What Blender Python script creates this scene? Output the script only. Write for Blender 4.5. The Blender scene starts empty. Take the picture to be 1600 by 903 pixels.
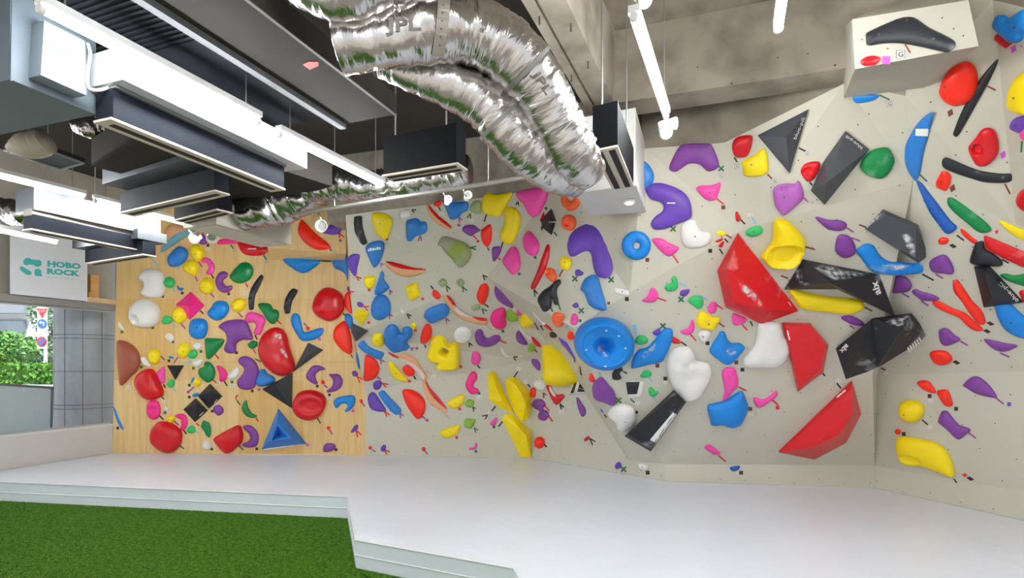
import bpy, bmesh, math, random
from mathutils import Vector, Matrix, geometry
from mathutils.bvhtree import BVHTree
random.seed(7)
C = bpy.context.scene.collection
F, CX, HY, CZ = 850.0, 800.0, 565.0, 1.6      # focal length in pixels, principal column, horizon row, eye height
O = Vector((0, 0, CZ))
MZ = 0.22                                      # top of the crash mat
PI = math.pi

def ray(px, py): return Vector(((px - CX) / F, 1.0, (HY - py) / F))
def at(px, py, Y): return O + ray(px, py) * Y                      # point at depth Y
def atz(px, py, z): return O + ray(px, py) * ((z - CZ) * F / (HY - py))   # point at height z
def onp(px, py, pl):
    n, p0 = pl
    d = ray(px, py)
    return O + d * ((p0 - O).dot(n) / d.dot(n))
def plane(a, b, c):
    n = (b - a).cross(c - a).normalized()
    if n.dot(O - a) < 0: n = -n
    return n, a
def vplane(a, b):                                                   # vertical plane through two points
    return plane(a, b, a + Vector((0, 0, 1)))

# ---------------------------------------------------------------- materials
def lin(c): return c / 12.92 if c <= 0.04045 else ((c + 0.055) / 1.055) ** 2.4
def hexc(h): return tuple(lin(int(h[i:i + 2], 16) / 255) for i in (0, 2, 4)) + (1.0,)
MATS = {}
def mat(name, col, rough=0.5, metal=0.0, var=0.06, scale=6.0, bump=0.0, bscale=40.0, col2=None, emit=0.0, spec=0.5, trans=0.0, coat=0.0, lo=0.35, hi=0.7, stretch=None):
    if name in MATS: return MATS[name]
    m = bpy.data.materials.new(name); m.use_nodes = True
    nt = m.node_tree; b = nt.nodes['Principled BSDF']
    c = hexc(col); c2 = hexc(col2) if col2 else tuple(min(1, x * (1 - var)) for x in c[:3]) + (1,)
    b.inputs['Roughness'].default_value = rough; b.inputs['Metallic'].default_value = metal
    b.inputs['Specular IOR Level'].default_value = spec
    b.inputs['Transmission Weight'].default_value = trans
    b.inputs['Coat Weight'].default_value = coat
    tc = nt.nodes.new('ShaderNodeTexCoord')
    src = tc.outputs['Object']
    if stretch:
        mp = nt.nodes.new('ShaderNodeMapping'); mp.inputs['Scale'].default_value = stretch
        nt.links.new(src, mp.inputs['Vector']); src = mp.outputs['Vector']
    n = nt.nodes.new('ShaderNodeTexNoise'); n.inputs['Scale'].default_value = scale; n.inputs['Detail'].default_value = 4
    nt.links.new(src, n.inputs['Vector'])
    r = nt.nodes.new('ShaderNodeValToRGB')
    r.color_ramp.elements[0].position = lo; r.color_ramp.elements[1].position = hi
    r.color_ramp.elements[0].color = c; r.color_ramp.elements[1].color = c2
    nt.links.new(n.outputs['Fac'], r.inputs['Fac']); nt.links.new(r.outputs['Color'], b.inputs['Base Color'])
    if bump:
        n2 = nt.nodes.new('ShaderNodeTexNoise'); n2.inputs['Scale'].default_value = bscale; n2.inputs['Detail'].default_value = 3
        nt.links.new(src, n2.inputs['Vector'])
        bp = nt.nodes.new('ShaderNodeBump'); bp.inputs['Strength'].default_value = bump; bp.inputs['Distance'].default_value = 0.02
        nt.links.new(n2.outputs['Fac'], bp.inputs['Height']); nt.links.new(bp.outputs['Normal'], b.inputs['Normal'])
    if emit:
        b.inputs['Emission Color'].default_value = c; b.inputs['Emission Strength'].default_value = emit
    MATS[name] = m
    return m

# ---------------------------------------------------------------- object helpers
def obj(name, verts, faces, m, parent=None, smooth=False, loc=None, angle=None):
    """one mesh object; verts in world space, origin at loc (default: centre of the lowest points)"""
    vs = [Vector(v) for v in verts]
    if loc is None:
        n = len(vs); loc = Vector((sum(v.x for v in vs) / n, sum(v.y for v in vs) / n, min(v.z for v in vs)))
    loc = Vector(loc)
    me = bpy.data.meshes.new(name)
    me.from_pydata([v - loc for v in vs], [], faces); me.update()
    bm = bmesh.new(); bm.from_mesh(me); bmesh.ops.recalc_face_normals(bm, faces=bm.faces); bm.to_mesh(me); bm.free()
    for mm in (m if isinstance(m, (list, tuple)) else [m]): me.materials.append(mm)
    if smooth:
        me.polygons.foreach_set('use_smooth', [True] * len(me.polygons))
        if angle: me.set_sharp_from_angle(angle=math.radians(angle))
    o = bpy.data.objects.new(name, me); C.objects.link(o)
    o.location = loc
    if parent is not None:
        o.parent = parent; o.matrix_parent_inverse = Matrix.Translation(parent.location).inverted()
    return o
def tag(o, label, cat, group=None, kind=None):
    o['label'] = label; o['category'] = cat
    if group: o['group'] = group
    if kind: o['kind'] = kind
    return o
def struct(o, label=None):
    o['kind'] = 'structure'
    if label: o['label'] = label
    return o
def empty(name, loc, label, cat, group=None):
    o = bpy.data.objects.new(name, None); C.objects.link(o); o.location = loc; o.empty_display_size = 0.1
    return tag(o, label, cat, group)
def setparent(o, p):
    o.parent = p; o.matrix_parent_inverse = Matrix.Translation(p.location).inverted()

def prism(base, off):
    """closed prism from a polygon and an extrusion vector"""
    n = len(base); vs = list(base) + [p + off for p in base]
    fs = [tuple(range(n))[::-1], tuple(range(n, 2 * n))]
    fs += [(i, (i + 1) % n, n + (i + 1) % n, n + i) for i in range(n)]
    return vs, fs
def merge(*parts):
    V, Fc = [], []
    for vs, fs in parts:
        b = len(V); V += list(vs); Fc += [tuple(b + i for i in f) for f in fs]
    return V, Fc
def tube(pts, r, seg=10, cap=True):
    pts = [Vector(p) for p in pts]; V, Fc = [], []
    n = len(pts); rr = r if isinstance(r, (list, tuple)) else [r] * n
    up = None
    for i, p in enumerate(pts):
        t = (pts[min(i + 1, n - 1)] - pts[max(i - 1, 0)]).normalized()
        if up is None: up = Vector((0, 0, 1)) if abs(t.z) < 0.9 else Vector((1, 0, 0))
        a = t.cross(up).normalized(); b = a.cross(t).normalized(); up = b
        for k in range(seg):
            w = 2 * PI * k / seg
            V.append(p + (a * math.cos(w) + b * math.sin(w)) * rr[i])
    for i in range(n - 1):
        for k in range(seg):
            Fc.append((i * seg + k, i * seg + (k + 1) % seg, (i + 1) * seg + (k + 1) % seg, (i + 1) * seg + k))
    if cap:
        Fc.append(tuple(range(seg))[::-1]); Fc.append(tuple(range((n - 1) * seg, n * seg)))
    return V, Fc
def spline(ctrl, n=8):
    """Catmull-Rom through points of any dimension"""
    out = []
    m = len(ctrl)
    for i in range(m - 1):
        p0, p1, p2, p3 = ctrl[max(i - 1, 0)], ctrl[i], ctrl[i + 1], ctrl[min(i + 2, m - 1)]
        for k in range(n):
            t = k / n
            out.append(tuple(0.5 * (2 * b + (c - a) * t + (2 * a - 5 * b + 4 * c - d) * t * t + (3 * b - a - 3 * c + d) * t ** 3) for a, b, c, d in zip(p0, p1, p2, p3)))
    out.append(tuple(ctrl[-1]))
    return out
def text_geo(txt, bold=0.0):
    cu = bpy.data.curves.new('lettering', 'FONT'); cu.body = txt; cu.align_x = 'CENTER'; cu.align_y = 'CENTER'
    cu.extrude = 0.0; cu.offset = bold; cu.resolution_u = 2
    o = bpy.data.objects.new('lettering', cu); C.objects.link(o)
    dg = bpy.context.evaluated_depsgraph_get(); me = bpy.data.meshes.new_from_object(o.evaluated_get(dg))
    vs = [v.co.copy() for v in me.vertices]; fs = [tuple(p.vertices) for p in me.polygons]
    bpy.data.objects.remove(o); bpy.data.curves.remove(cu); bpy.data.meshes.remove(me)
    xs = [v.x for v in vs]; ys = [v.y for v in vs]
    cx, cy, w, h = (min(xs) + max(xs)) / 2, (min(ys) + max(ys)) / 2, max(xs) - min(xs), max(ys) - min(ys)
    return [((v.x - cx) / w, (v.y - cy) / h) for v in vs], fs
_TX = {}
def text_on(txt, c, xv, yv, nrm, bold=0.0):
    """lettering mesh spanning xv wide and yv high, centred on c, a hair above its surface"""
    k = (txt, bold)
    if k not in _TX: _TX[k] = text_geo(txt, bold)
    vs, fs = _TX[k]
    return [c + nrm * 0.0015 + xv * x + yv * y for x, y in vs], fs

# ---------------------------------------------------------------- camera
cam = bpy.data.cameras.new('camera'); co = bpy.data.objects.new('camera', cam); C.objects.link(co)
co.location = O; co.rotation_euler = (PI / 2, 0, 0)
cam.sensor_fit = 'HORIZONTAL'; cam.sensor_width = 36; cam.lens = F / 1600 * 36; cam.shift_y = (HY - 451.5) / 1600
cam.clip_start = 0.05; cam.clip_end = 200
bpy.context.scene.camera = co
vs_ = bpy.context.scene.view_settings
vs_.view_transform = 'Standard'; vs_.look = 'None'; vs_.gamma = 1; vs_.use_curve_mapping = False; vs_.exposure = 1.78
# ---------------------------------------------------------------- the climbing wall
def base(px, py): return atz(px, py, MZ)
W = {}
p_l, p_r = base(176, 708), base(571, 711)
PLY = vplane(p_l, p_r)
k0, k1, k2 = p_r, base(830, 716), base(986, 742)
k3, k4, k5 = base(1042, 752), base(1367, 762), base(1600, 813)
KA, KB, KC, KD, KE = vplane(k0, k1), vplane(k1, k2), vplane(k2, k3), vplane(k3, k4), vplane(k4, k5)
Bl, Bm, Rr, Ww = onp(571, 610, KA), onp(829, 564, KA), onp(875, 556, KB), onp(982, 719, KB)
H1, Hr = onp(1038, 725, KC), onp(1367, 727, KD)
T = at(1156, 361, 4.80)
F7 = plane(Ww, Hr, T)
Q, U = onp(897, 513, F7), onp(1427, 281, F7)
Cr = onp(1363, 587, F7)
M0 = at(1132, 223, 4.62)
D1 = onp(984, 457, F7)
kL = onp(1368, 728, KE); kR = onp(1760, 795, KE)
El = at(1372, 585, 5.62); F10 = plane(kL, El, kR); Er = onp(1760, 577, F10)
F9 = plane(U, El, Er)
Fr = onp(1600, 355, F9); Fm = onp(1561, 340, F9); Fr2 = onp(1800, 445, F9)
V = at(761, 433, 6.75); Al = onp(553, 522, PLY) + Vector((0, -0.30, 0)); Al = at(553, 522, Al.y)
Tl = at(540, 336, 7.15); Tm = at(760, 308, 6.5); T4 = at(868, 292, 6.0); T6 = at(1008, 232, 4.95)
T7 = at(1320, 130, 4.15); T8 = at(1415, 150, 3.95); Xt = at(1425, 95, 3.98)
Zt = at(1551, 0, 3.35); Zu = at(1430, -40, 3.75); Zr = at(1810, 60, 2.55); Fk = onp(1587, 350, F9)
k6 = onp(1760, 848, KE)
Cm = onp(1363, 650, F7)
GV = [k0, k1, k2, k3, k4, k5, Bl, Bm, Rr, Ww, H1, Hr, T, Q, U, Cr, M0, D1, El, Er, Fr, Fr2, V, Al, Tl, Tm, T4, T6, T7, T8, Zt, Zr, Fk, kL, kR, k6, Zu, Xt]
N_ = 'k0 k1 k2 k3 k4 k5 Bl Bm Rr Ww H1 Hr T Q U Cr M0 D1 El Er Fr Fr2 V Al Tl Tm T4 T6 T7 T8 Zt Zr Fk kL kR k6 Zu Xt'.split()
ix = {n: i for i, n in enumerate(N_)}
faces_ = ['k0 k1 Bm Bl', 'k1 k2 Ww Rr Bm', 'k2 k3 H1 Ww', 'k3 k4 Hr H1', 'Rr Ww Q', 'Ww H1 Hr Cr U T D1 Q',
          'Bl Bm V Al', 'Bm Rr Q V', 'Al V Tm Tl', 'V Q T4 Tm', 'Q D1 T6 T4', 'D1 T M0 T6', 'T U T8 T7 M0',
          'Hr k4 kL El Cr', 'Cr El U', 'kL kR Er El', 'k4 k6 kR kL', 'El Er Fr2 Fk U', 'U Fk Zt Zu T8', 'Fk Fr2 Zr Zt', 'T7 T8 Xt', 'Xt T8 Zu']
GF = [tuple(ix[a] for a in f.split()) for f in faces_]
# triangulate so that every facet is exactly planar
gb = bmesh.new()
bv = [gb.verts.new(v) for v in GV]
for f in GF: gb.faces.new([bv[i] for i in f])
bmesh.ops.triangulate(gb, faces=gb.faces)
gb.verts.index_update()
TV = [v.co.copy() for v in gb.verts]; TF = [tuple(v.index for v in f.verts) for f in gb.faces]; gb.free()

GREY = mat('painted_grey_board', 'c9c5b4', rough=0.42, var=0.05, scale=1.3, bump=0.03, bscale=120)
DOT = mat('bolt_hole_dark', '4a443c', rough=0.8)
def disc(c, n, r, seg=6):
    a = n.orthogonal().normalized(); b = n.cross(a)
    return [c + (a * math.cos(2 * PI * k / seg) + b * math.sin(2 * PI * k / seg)) * r for k in range(seg)], [tuple(range(seg))]
def tnuts(tv, tf, step=0.27, r=0.0058):
    V_, F_ = [], []
    for f in tf:
        a, b, c = (tv[i] for i in f)
        n = (b - a).cross(c - a).normalized()
        if n.dot(O - a) < 0: n = -n
        ax = n.cross(Vector((0, 0, 1)))
        ax = ax.normalized() if ax.length > 1e-3 else Vector((1, 0, 0))
        ay = ax.cross(n).normalized()
        o0 = Vector((0, 6, 0))
        us = [((p - o0).dot(ax), (p - o0).dot(ay)) for p in (a, b, c)]
        d0 = (a - o0).dot(n)
        for i in range(int(min(u for u, _ in us) / step) - 1, int(max(u for u, _ in us) / step) + 2):
            for j in range(int(min(v for _, v in us) / step) - 1, int(max(v for _, v in us) / step) + 2):
                u, v = (i + 0.5 * (j % 2)) * step + 0.03 * math.sin(i * 12.9 + j * 7.1), j * step + 0.03 * math.sin(i * 3.7 + j * 5.3)
                s = [(us[k][0] - u) * (us[(k + 1) % 3][1] - v) - (us[(k + 1) % 3][0] - u) * (us[k][1] - v) for k in range(3)]
                if all(x > 0 for x in s) or all(x < 0 for x in s):
                    vs, fs = disc(o0 + ax * u + ay * v + n * (d0 + 0.001), n, r)
                    b0 = len(V_); V_ += vs; F_ += [tuple(b0 + q for q in g) for g in fs]
    return V_, F_
dv, df = tnuts(TV, TF)
gv, gf = merge((TV, TF), (dv, df))
wall = obj('wall_back', gv, gf, [GREY, DOT], loc=(0, 0, 0))
for p in wall.data.polygons:
    if p.index >= len(TF): p.material_index = 1
struct(wall)

# plywood section with the boxed-out panel near its top right corner
def plymat():
    m = bpy.data.materials.new('birch_plywood'); m.use_nodes = True
    nt = m.node_tree; b = nt.nodes['Principled BSDF']; b.inputs['Roughness'].default_value = 0.38
    tc = nt.nodes.new('ShaderNodeTexCoord')
    sx = nt.nodes.new('ShaderNodeSeparateXYZ'); nt.links.new(tc.outputs['Object'], sx.inputs[0])
    def fl(out, step, off):
        a = nt.nodes.new('ShaderNodeMath'); a.operation = 'ADD'; a.inputs[1].default_value = off; nt.links.new(out, a.inputs[0])
        d = nt.nodes.new('ShaderNodeMath'); d.operation = 'DIVIDE'; d.inputs[1].default_value = step; nt.links.new(a.outputs[0], d.inputs[0])
        f = nt.nodes.new('ShaderNodeMath'); f.operation = 'FLOOR'; nt.links.new(d.outputs[0], f.inputs[0]); return f.outputs[0]
    cb = nt.nodes.new('ShaderNodeCombineXYZ')
    nt.links.new(fl(sx.outputs['X'], 0.98, 0.02), cb.inputs[0]); nt.links.new(fl(sx.outputs['Z'], 1.22, -0.10), cb.inputs[1])
    wn = nt.nodes.new('ShaderNodeTexWhiteNoise'); wn.noise_dimensions = '2D'; nt.links.new(cb.outputs[0], wn.inputs['Vector'])
    mp = nt.nodes.new('ShaderNodeMapping'); mp.inputs['Scale'].default_value = (9, 9, 0.7); nt.links.new(tc.outputs['Object'], mp.inputs['Vector'])
    n = nt.nodes.new('ShaderNodeTexNoise'); n.inputs['Scale'].default_value = 2.2; n.inputs['Detail'].default_value = 5; n.inputs['Distortion'].default_value = 0.6
    nt.links.new(mp.outputs['Vector'], n.inputs['Vector'])
    r1 = nt.nodes.new('ShaderNodeValToRGB'); r1.color_ramp.elements[0].color = hexc('ddb36a'); r1.color_ramp.elements[1].color = hexc('eaca92')
    nt.links.new(wn.outputs['Value'], r1.inputs['Fac'])
    r2 = nt.nodes.new('ShaderNodeValToRGB'); r2.color_ramp.elements[0].position = 0.35; r2.color_ramp.elements[1].position = 0.7
    r2.color_ramp.elements[0].color = (1, 1, 1, 1); r2.color_ramp.elements[1].color = (0.88, 0.82, 0.70, 1)
    nt.links.new(n.outputs['Fac'], r2.inputs['Fac'])
    mx = nt.nodes.new('ShaderNodeMixRGB'); mx.blend_type = 'MULTIPLY'; mx.inputs[0].default_value = 1
    nt.links.new(r1.outputs[0], mx.inputs[1]); nt.links.new(r2.outputs[0], mx.inputs[2]); nt.links.new(mx.outputs[0], b.inputs['Base Color'])
    return m
PLYM = plymat()
pl_tl, pl_tr = onp(184, 360, PLY), onp(560, 318, PLY)
pv, pf = [p_l, p_r + (p_r - p_l).normalized() * 0.25, onp(596, 318, PLY), onp(184, 318, PLY)], [(0, 1, 2, 3)]
PN = PLY[0]
pback = [v - PN * 0.05 for v in pv]
pv2, pf2 = pv + pback, [(0, 1, 2, 3), (7, 6, 5, 4), (0, 4, 5, 1), (1, 5, 6, 2), (2, 6, 7, 3), (3, 7, 4, 0)]
# boxed-out panel: its underside runs from the plywood to the front panel
bxB = [onp(424, 406, PLY), onp(539, 408, PLY)]
bxF = plane(bxB[0] + PN * 0.30, bxB[1] + PN * 0.30, bxB[0] + PN * 0.30 + Vector((0, 0, 1)))
f0, f1 = onp(418, 387, bxF), onp(540.5, 396.5, bxF)
f2, f3 = onp(540.5, 322, bxF), onp(418, 322, bxF)
b2, b3 = onp(540, 322, PLY), onp(424, 322, PLY)
bv_ = [bxB[0], bxB[1], f1, f0, f2, f3, b2, b3]
bf_ = [(0, 1, 2, 3), (3, 2, 4, 5), (0, 3, 5, 7), (1, 6, 4, 2), (5, 4, 6, 7)]
plyv, plyf = merge((pv2, pf2), (bv_, bf_))
TVp = plyv; TFp = plyf
seam = []
wl = obj('wall_left', plyv, plyf, PLYM, loc=(p_l.x, p_l.y, 0)); struct(wl)
# the seams between sheets, scribed just above the face
def seamstrip(pa, pb, w=0.004):
    d = (pb - pa).normalized(); s = d.cross(PN).normalized() * w / 2
    o = PN * 0.0015
    return [pa - s + o, pb - s + o, pb + s + o, pa + s + o], [(0, 1, 2, 3)]
sv, sf = merge(*[seamstrip(onp(x, 330, PLY), onp(x, 709, PLY)) for x in (229, 322, 413, 504)], seamstrip(onp(178, 566, PLY), onp(571, 566, PLY)))
obj('panel_seam', sv, sf, mat('seam_tan', 'b89c68', rough=0.7), parent=wl)

allv, allf = merge((TV, TF), (TVp, TFp))
BV = BVHTree.FromPolygons(allv, allf)
def hit(px, py):
    d = ray(px, py)
    loc, n, i, dist = BV.ray_cast(O, d.normalized())
    if loc is None: return at(px, py, 5), Vector((0, -1, 0))
    if n.dot(O - loc) < 0: n = -n
    return loc, n

# box volume at the top right
BXM = mat('box_grey_board', 'aeaa9c', rough=0.45, var=0.05, scale=1.5)
zb_ = lambda px, py: hit(px, py)[0]
c_fl, c_fr = at(1336, 108, 3.32), at(1529, 72, 3.12)
c_bl, c_bm = hit(1318, 153)[0], hit(1444, 137)[0]
bxpl = vplane(c_fl, c_fr)
t_fl, t_fr = onp(1332, 30, bxpl), onp(1513, 0, bxpl)
up = Vector((0, 0, 0.9))
bl_top = c_bl + Vector((0, 0, .95)); 
vsb = [c_fl, c_fr, c_bm, c_bl, t_fl, t_fr, c_bl + Vector((.0, .0, .55)), c_bm + Vector((.05, .1, .75))]
fsb = [(0, 1, 2, 3), (0, 4, 5, 1), (0, 3, 6, 4), (4, 6, 7, 5), (1, 5, 7, 2), (3, 2, 7, 6)]
bdot = []
for (x, y) in ((1472, 28), (1505, 56), (1387, 76), (1347, 62), (1490, 45)):
    bdot.append(disc(onp(x, y, bxpl) + bxpl[0] * 0.001, bxpl[0], 0.005))
up_ = plane(c_fl, c_fr, c_bl)
for (x, y) in ((1410, 95), (1428, 116), (1372, 124), (1390, 140), (1471, 91), (1440, 134), (1350, 143)):
    bdot.append(disc(onp(x, y, up_) + up_[0] * 0.001, up_[0], 0.005))
vb, fb = merge((vsb, fsb), *bdot)
boxvol = obj('box_volume', vb, fb, [BXM, DOT])
for p in boxvol.data.polygons:
    if p.index >= 6: p.material_index = 1
tag(boxvol, 'pale grey box volume jutting out at the top of the wall by the beam', 'climbing volume')
boxv, boxf = vsb, fsb
BVB = BVHTree.FromPolygons(vsb, fsb)

# ---------------------------------------------------------------- floor, mat, turf
ga = Vector((0.3807, 0.9247, 0)); gbv = Vector((0.9247, -0.3807, 0))     # the room's two directions
W0 = Vector((p_l.x, p_l.y, 0)); wd = Vector((0.333, 0.943, 0)).normalized()   # foot of the window wall
fl = obj('floor', [Vector((-9, -6, -0.03)), Vector((9, -6, -0.03)), Vector((9, 9.5, -0.03)), Vector((-9, 9.5, -0.03))], [(0, 1, 2, 3)], mat('screed', 'a39c92', rough=0.7)); struct(fl)

def mk_mat_cover():
    m = bpy.data.materials.new('mat_vinyl'); m.use_nodes = True
    nt = m.node_tree; b = nt.nodes['Principled BSDF']
    b.inputs['Roughness'].default_value = 0.36; b.inputs['Base Color'].default_value = hexc('e6eaf2')
    tc = nt.nodes.new('ShaderNodeTexCoord')
    mp = nt.nodes.new('ShaderNodeMapping'); mp.inputs['Scale'].default_value = (0.8, 1.1, 1.0); nt.links.new(tc.outputs['Object'], mp.inputs['Vector'])
    n = nt.nodes.new('ShaderNodeTexNoise'); n.inputs['Scale'].default_value = 1.6; n.inputs['Detail'].default_value = 4; n.inputs['Distortion'].default_value = 1.8
    nt.links.new(mp.outputs['Vector'], n.inputs['Vector'])
    bp = nt.nodes.new('ShaderNodeBump'); bp.inputs['Strength'].default_value = 0.26; bp.inputs['Distance'].default_value = 0.04
    nt.links.new(n.outputs['Fac'], bp.inputs['Height']); nt.links.new(bp.outputs['Normal'], b.inputs['Normal'])
    return m
MATM = mk_mat_cover()
fe = [atz(0, 752.5, MZ), atz(543, 776, MZ), atz(556, 843, MZ), atz(803, 887, MZ)]
d0 = (fe[1] - fe[0]).normalized(); wq0 = W0 + Vector((0.03, 0, MZ))
den = d0.x * wd.y - d0.y * wd.x; r0 = wq0 - fe[0]
fe = [fe[0] + d0 * ((r0.x * wd.y - r0.y * wd.x) / den)] + fe
e_end = fe[-1] + Vector((0.35, -1.6, 0)); e_far = Vector((6.5, e_end.y, MZ))
# wall side of the mat, tucked just short of the wall foot
def inset(p, n, d=0.012): return Vector((p.x, p.y, MZ)) + Vector((n.x, n.y, 0)).normalized() * d
we = [inset(k6, KE[0]) + Vector((1.0, -1.5, 0)), inset(k6, KE[0]), inset(k4, KE[0]), inset(k3, KD[0]), inset(k2, KC[0]), inset(k1, KB[0]), inset(k0, KA[0]), inset(p_r, PN), inset(p_l, PN)]
lw = [W0 - wd * 0.02 + Vector((0.03, 0, MZ))]
outline = fe + [e_end, e_far] + we + lw
# top as a fine sheet with soft folds: fan grid by triangulation
_f2 = lambda x, y: atz(x, y, MZ).xy
FOLDS = [(_f2(1235, 778), _f2(1330, 900), .10, .014), (_f2(1300, 782), _f2(1420, 905), .08, .012), (_f2(1420, 790), _f2(1560, 890), .09, .012), (_f2(1085, 800), _f2(1150, 900), .10, .007), (_f2(700, 770), _f2(760, 860), .12, .006), (_f2(250, 715), _f2(150, 745), .12, .010), (_f2(120, 712), _f2(60, 745), .10, .012), (_f2(420, 725), _f2(520, 765), .12, .006)]
def mat_geo():
    vs2 = [Vector((p.x, p.y)) for p in outline]
    n = len(vs2)
    def inside(x, y):
        r = False; j = n - 1
        for i in range(n):
            a, b = vs2[i], vs2[j]
            if (a.y > y) != (b.y > y) and x < (b.x - a.x) * (y - a.y) / (b.y - a.y) + a.x: r = not r
            j = i
        return r
    pts = list(vs2)
    ed = []; dense = []
    for i in range(n):
        a, b = vs2[i], vs2[(i + 1) % n]; k = max(1, int((b - a).length / 0.12))
        for q in range(k): dense.append(a.lerp(b, q / k))
    N = len(dense); ed = [(i, (i + 1) % N) for i in range(N)]
    pts = list(dense)
    y = -1.5
    while y < 8.6:
        x = -8.5
        while x < 6.5:
            p = Vector((x + random.uniform(-.03, .03), y + random.uniform(-.03, .03)))
            if inside(p.x, p.y): pts.append(p)
            x += 0.09
        y += 0.09
    r = geometry.delaunay_2d_cdt(pts, ed, [], 0, 1e-5)
    ov, _, of = r[0], r[1], r[2]
    fs = []
    for f in of:
        cx, cy = sum(ov[i].x for i in f) / len(f), sum(ov[i].y for i in f) / len(f)
        if inside(cx, cy): fs.append(tuple(f))
    onb = set()
    orig = r[3]
    V3 = []
    for i, v in enumerate(ov):
        z = MZ
        if any(k >= N for k in orig[i]):
            for (fa, fb, fw, fh) in FOLDS:
                t_ = max(0, min(1, (Vector((v.x, v.y)) - fa).dot(fb - fa) / (fb - fa).length_squared)); dd = (Vector((v.x, v.y)) - fa.lerp(fb, t_)).length
                z += fh * math.exp(-(dd / fw) ** 2) * math.sin(PI * (0.1 + 0.8 * t_))
            z += 0.004 * math.sin(v.x * 3.1 + v.y * 1.3) + 0.004 * math.sin(v.x * 7 - v.y * 5.0)
        V3.append(Vector((v.x, v.y, z)))
    # soft edge: sides drop from the front rim
    b0 = len(V3)
    ring = dense
    for p in ring: V3.append(Vector((p.x, p.y, MZ)))
    for p in ring: V3.append(Vector((p.x, p.y, 0.0)))
    for i in range(N):
        j = (i + 1) % N
        fs.append((b0 + i, b0 + j, b0 + N + j, b0 + N + i))
    return V3, fs
mv, mf = mat_geo()
cm = obj('crash_mat', mv, mf, MATM, loc=(0, 5, 0), smooth=True, angle=40)
tag(cm, 'thick pale grey vinyl crash mat covering the floor below the climbing wall', 'crash mat')
side = fe + [e_end]
PIPE = mat('mat_piping', 'e6e6e2', rough=0.5)
for zc, nm in ((MZ - 0.004, 'piping'), (MZ * 0.45, 'seam_piping')):
    pp = []
    for i in range(len(side) - 1):
        k = max(2, int((side[i + 1] - side[i]).length / 0.2))
        for q in range(k):
            p = side[i].lerp(side[i + 1], q / k); pp.append(Vector((p.x, p.y, zc)))
    pp.append(Vector((side[-1].x, side[-1].y, zc)))
    tv, tf = tube(pp, 0.008 if nm == 'piping' else 0.006, 6)
    obj(nm, tv, tf, PIPE, parent=cm, smooth=True)

def turfmat():
    m = bpy.data.materials.new('turf_green'); m.use_nodes = True
    nt = m.node_tree; b = nt.nodes['Principled BSDF']; b.inputs['Roughness'].default_value = 0.85; b.inputs['Specular IOR Level'].default_value = 0.15
    tc = nt.nodes.new('ShaderNodeTexCoord')
    n = nt.nodes.new('ShaderNodeTexNoise'); n.inputs['Scale'].default_value = 30; n.inputs['Detail'].default_value = 6; nt.links.new(tc.outputs['Object'], n.inputs['Vector'])
    r = nt.nodes.new('ShaderNodeValToRGB'); r.color_ramp.elements[0].position = 0.35; r.color_ramp.elements[1].position = 0.68
    r.color_ramp.elements[0].color = hexc('2f540a'); r.color_ramp.elements[1].color = hexc('4f7d1c')
    nt.links.new(n.outputs['Fac'], r.inputs['Fac']); nt.links.new(r.outputs[0], b.inputs['Base Color'])
    return m
TURF = turfmat()
tz = 0.0
wend = fe[0] - wd * ((fe[0].y - 2.3) / wd.y)
tbase = [Vector((p.x, p.y, tz)) for p in [q + (Vector((0, -.004, 0))) for q in (*fe, e_end)]] + [Vector((e_end.x - .05, 2.3, tz)), Vector((wend.x, 2.3, tz))]
tb = obj('turf', *prism([p - Vector((0, 0, .02)) for p in tbase], Vector((0, 0, .02))), TURF, loc=(0, 0, 0))
tag(tb, 'green artificial turf laid on the floor in front of the crash mat', 'turf', kind='stuff')
# short blades where the turf is seen
gvs, gfs = [], []
lim = [fe[1], fe[2], fe[3], fe[4]]
def below_front(x, y):
    pr = [fe[0]] + list(fe[1:]) + [e_end]
    for i in range(len(pr) - 1):
        a, b = pr[i], pr[i + 1]
        if (b.x - a.x) * (y - a.y) - (b.y - a.y) * (x - a.x) > -0.006: 
            if min(a.x, b.x) - 0.01 <= x <= max(a.x, b.x) + 0.01 and i != 2: return False
            if i == 2 and min(a.y, b.y) <= y <= max(a.y, b.y): return False
    return True
cnt = 0
while cnt < 42000:
    Y = 3.3 + 3.2 * random.random() ** 1.0
    px = random.uniform(-30, 700)
    x = (px - CX) / F * Y
    if not below_front(x, Y): 
        cnt += 0.2; continue
    h = random.uniform(0.008, 0.016); a = random.uniform(0, PI); w = 0.0022
    dx, dy = math.cos(a) * w, math.sin(a) * w
    lx, ly = random.uniform(-.008, .008), random.uniform(-.008, .008)
    b0 = len(gvs)
    gvs += [Vector((x - dx, Y - dy, tz)), Vector((x + dx, Y + dy, tz)), Vector((x + lx, Y + ly, tz + h))]
    gfs.append((b0, b0 + 1, b0 + 2)); cnt += 1
me = bpy.data.meshes.new('blades'); me.from_pydata(gvs, [], gfs); me.materials.append(TURF)
go = bpy.data.objects.new('turf_pile', me); C.objects.link(go); setparent(go, tb); go['kind'] = 'stuff'
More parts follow.
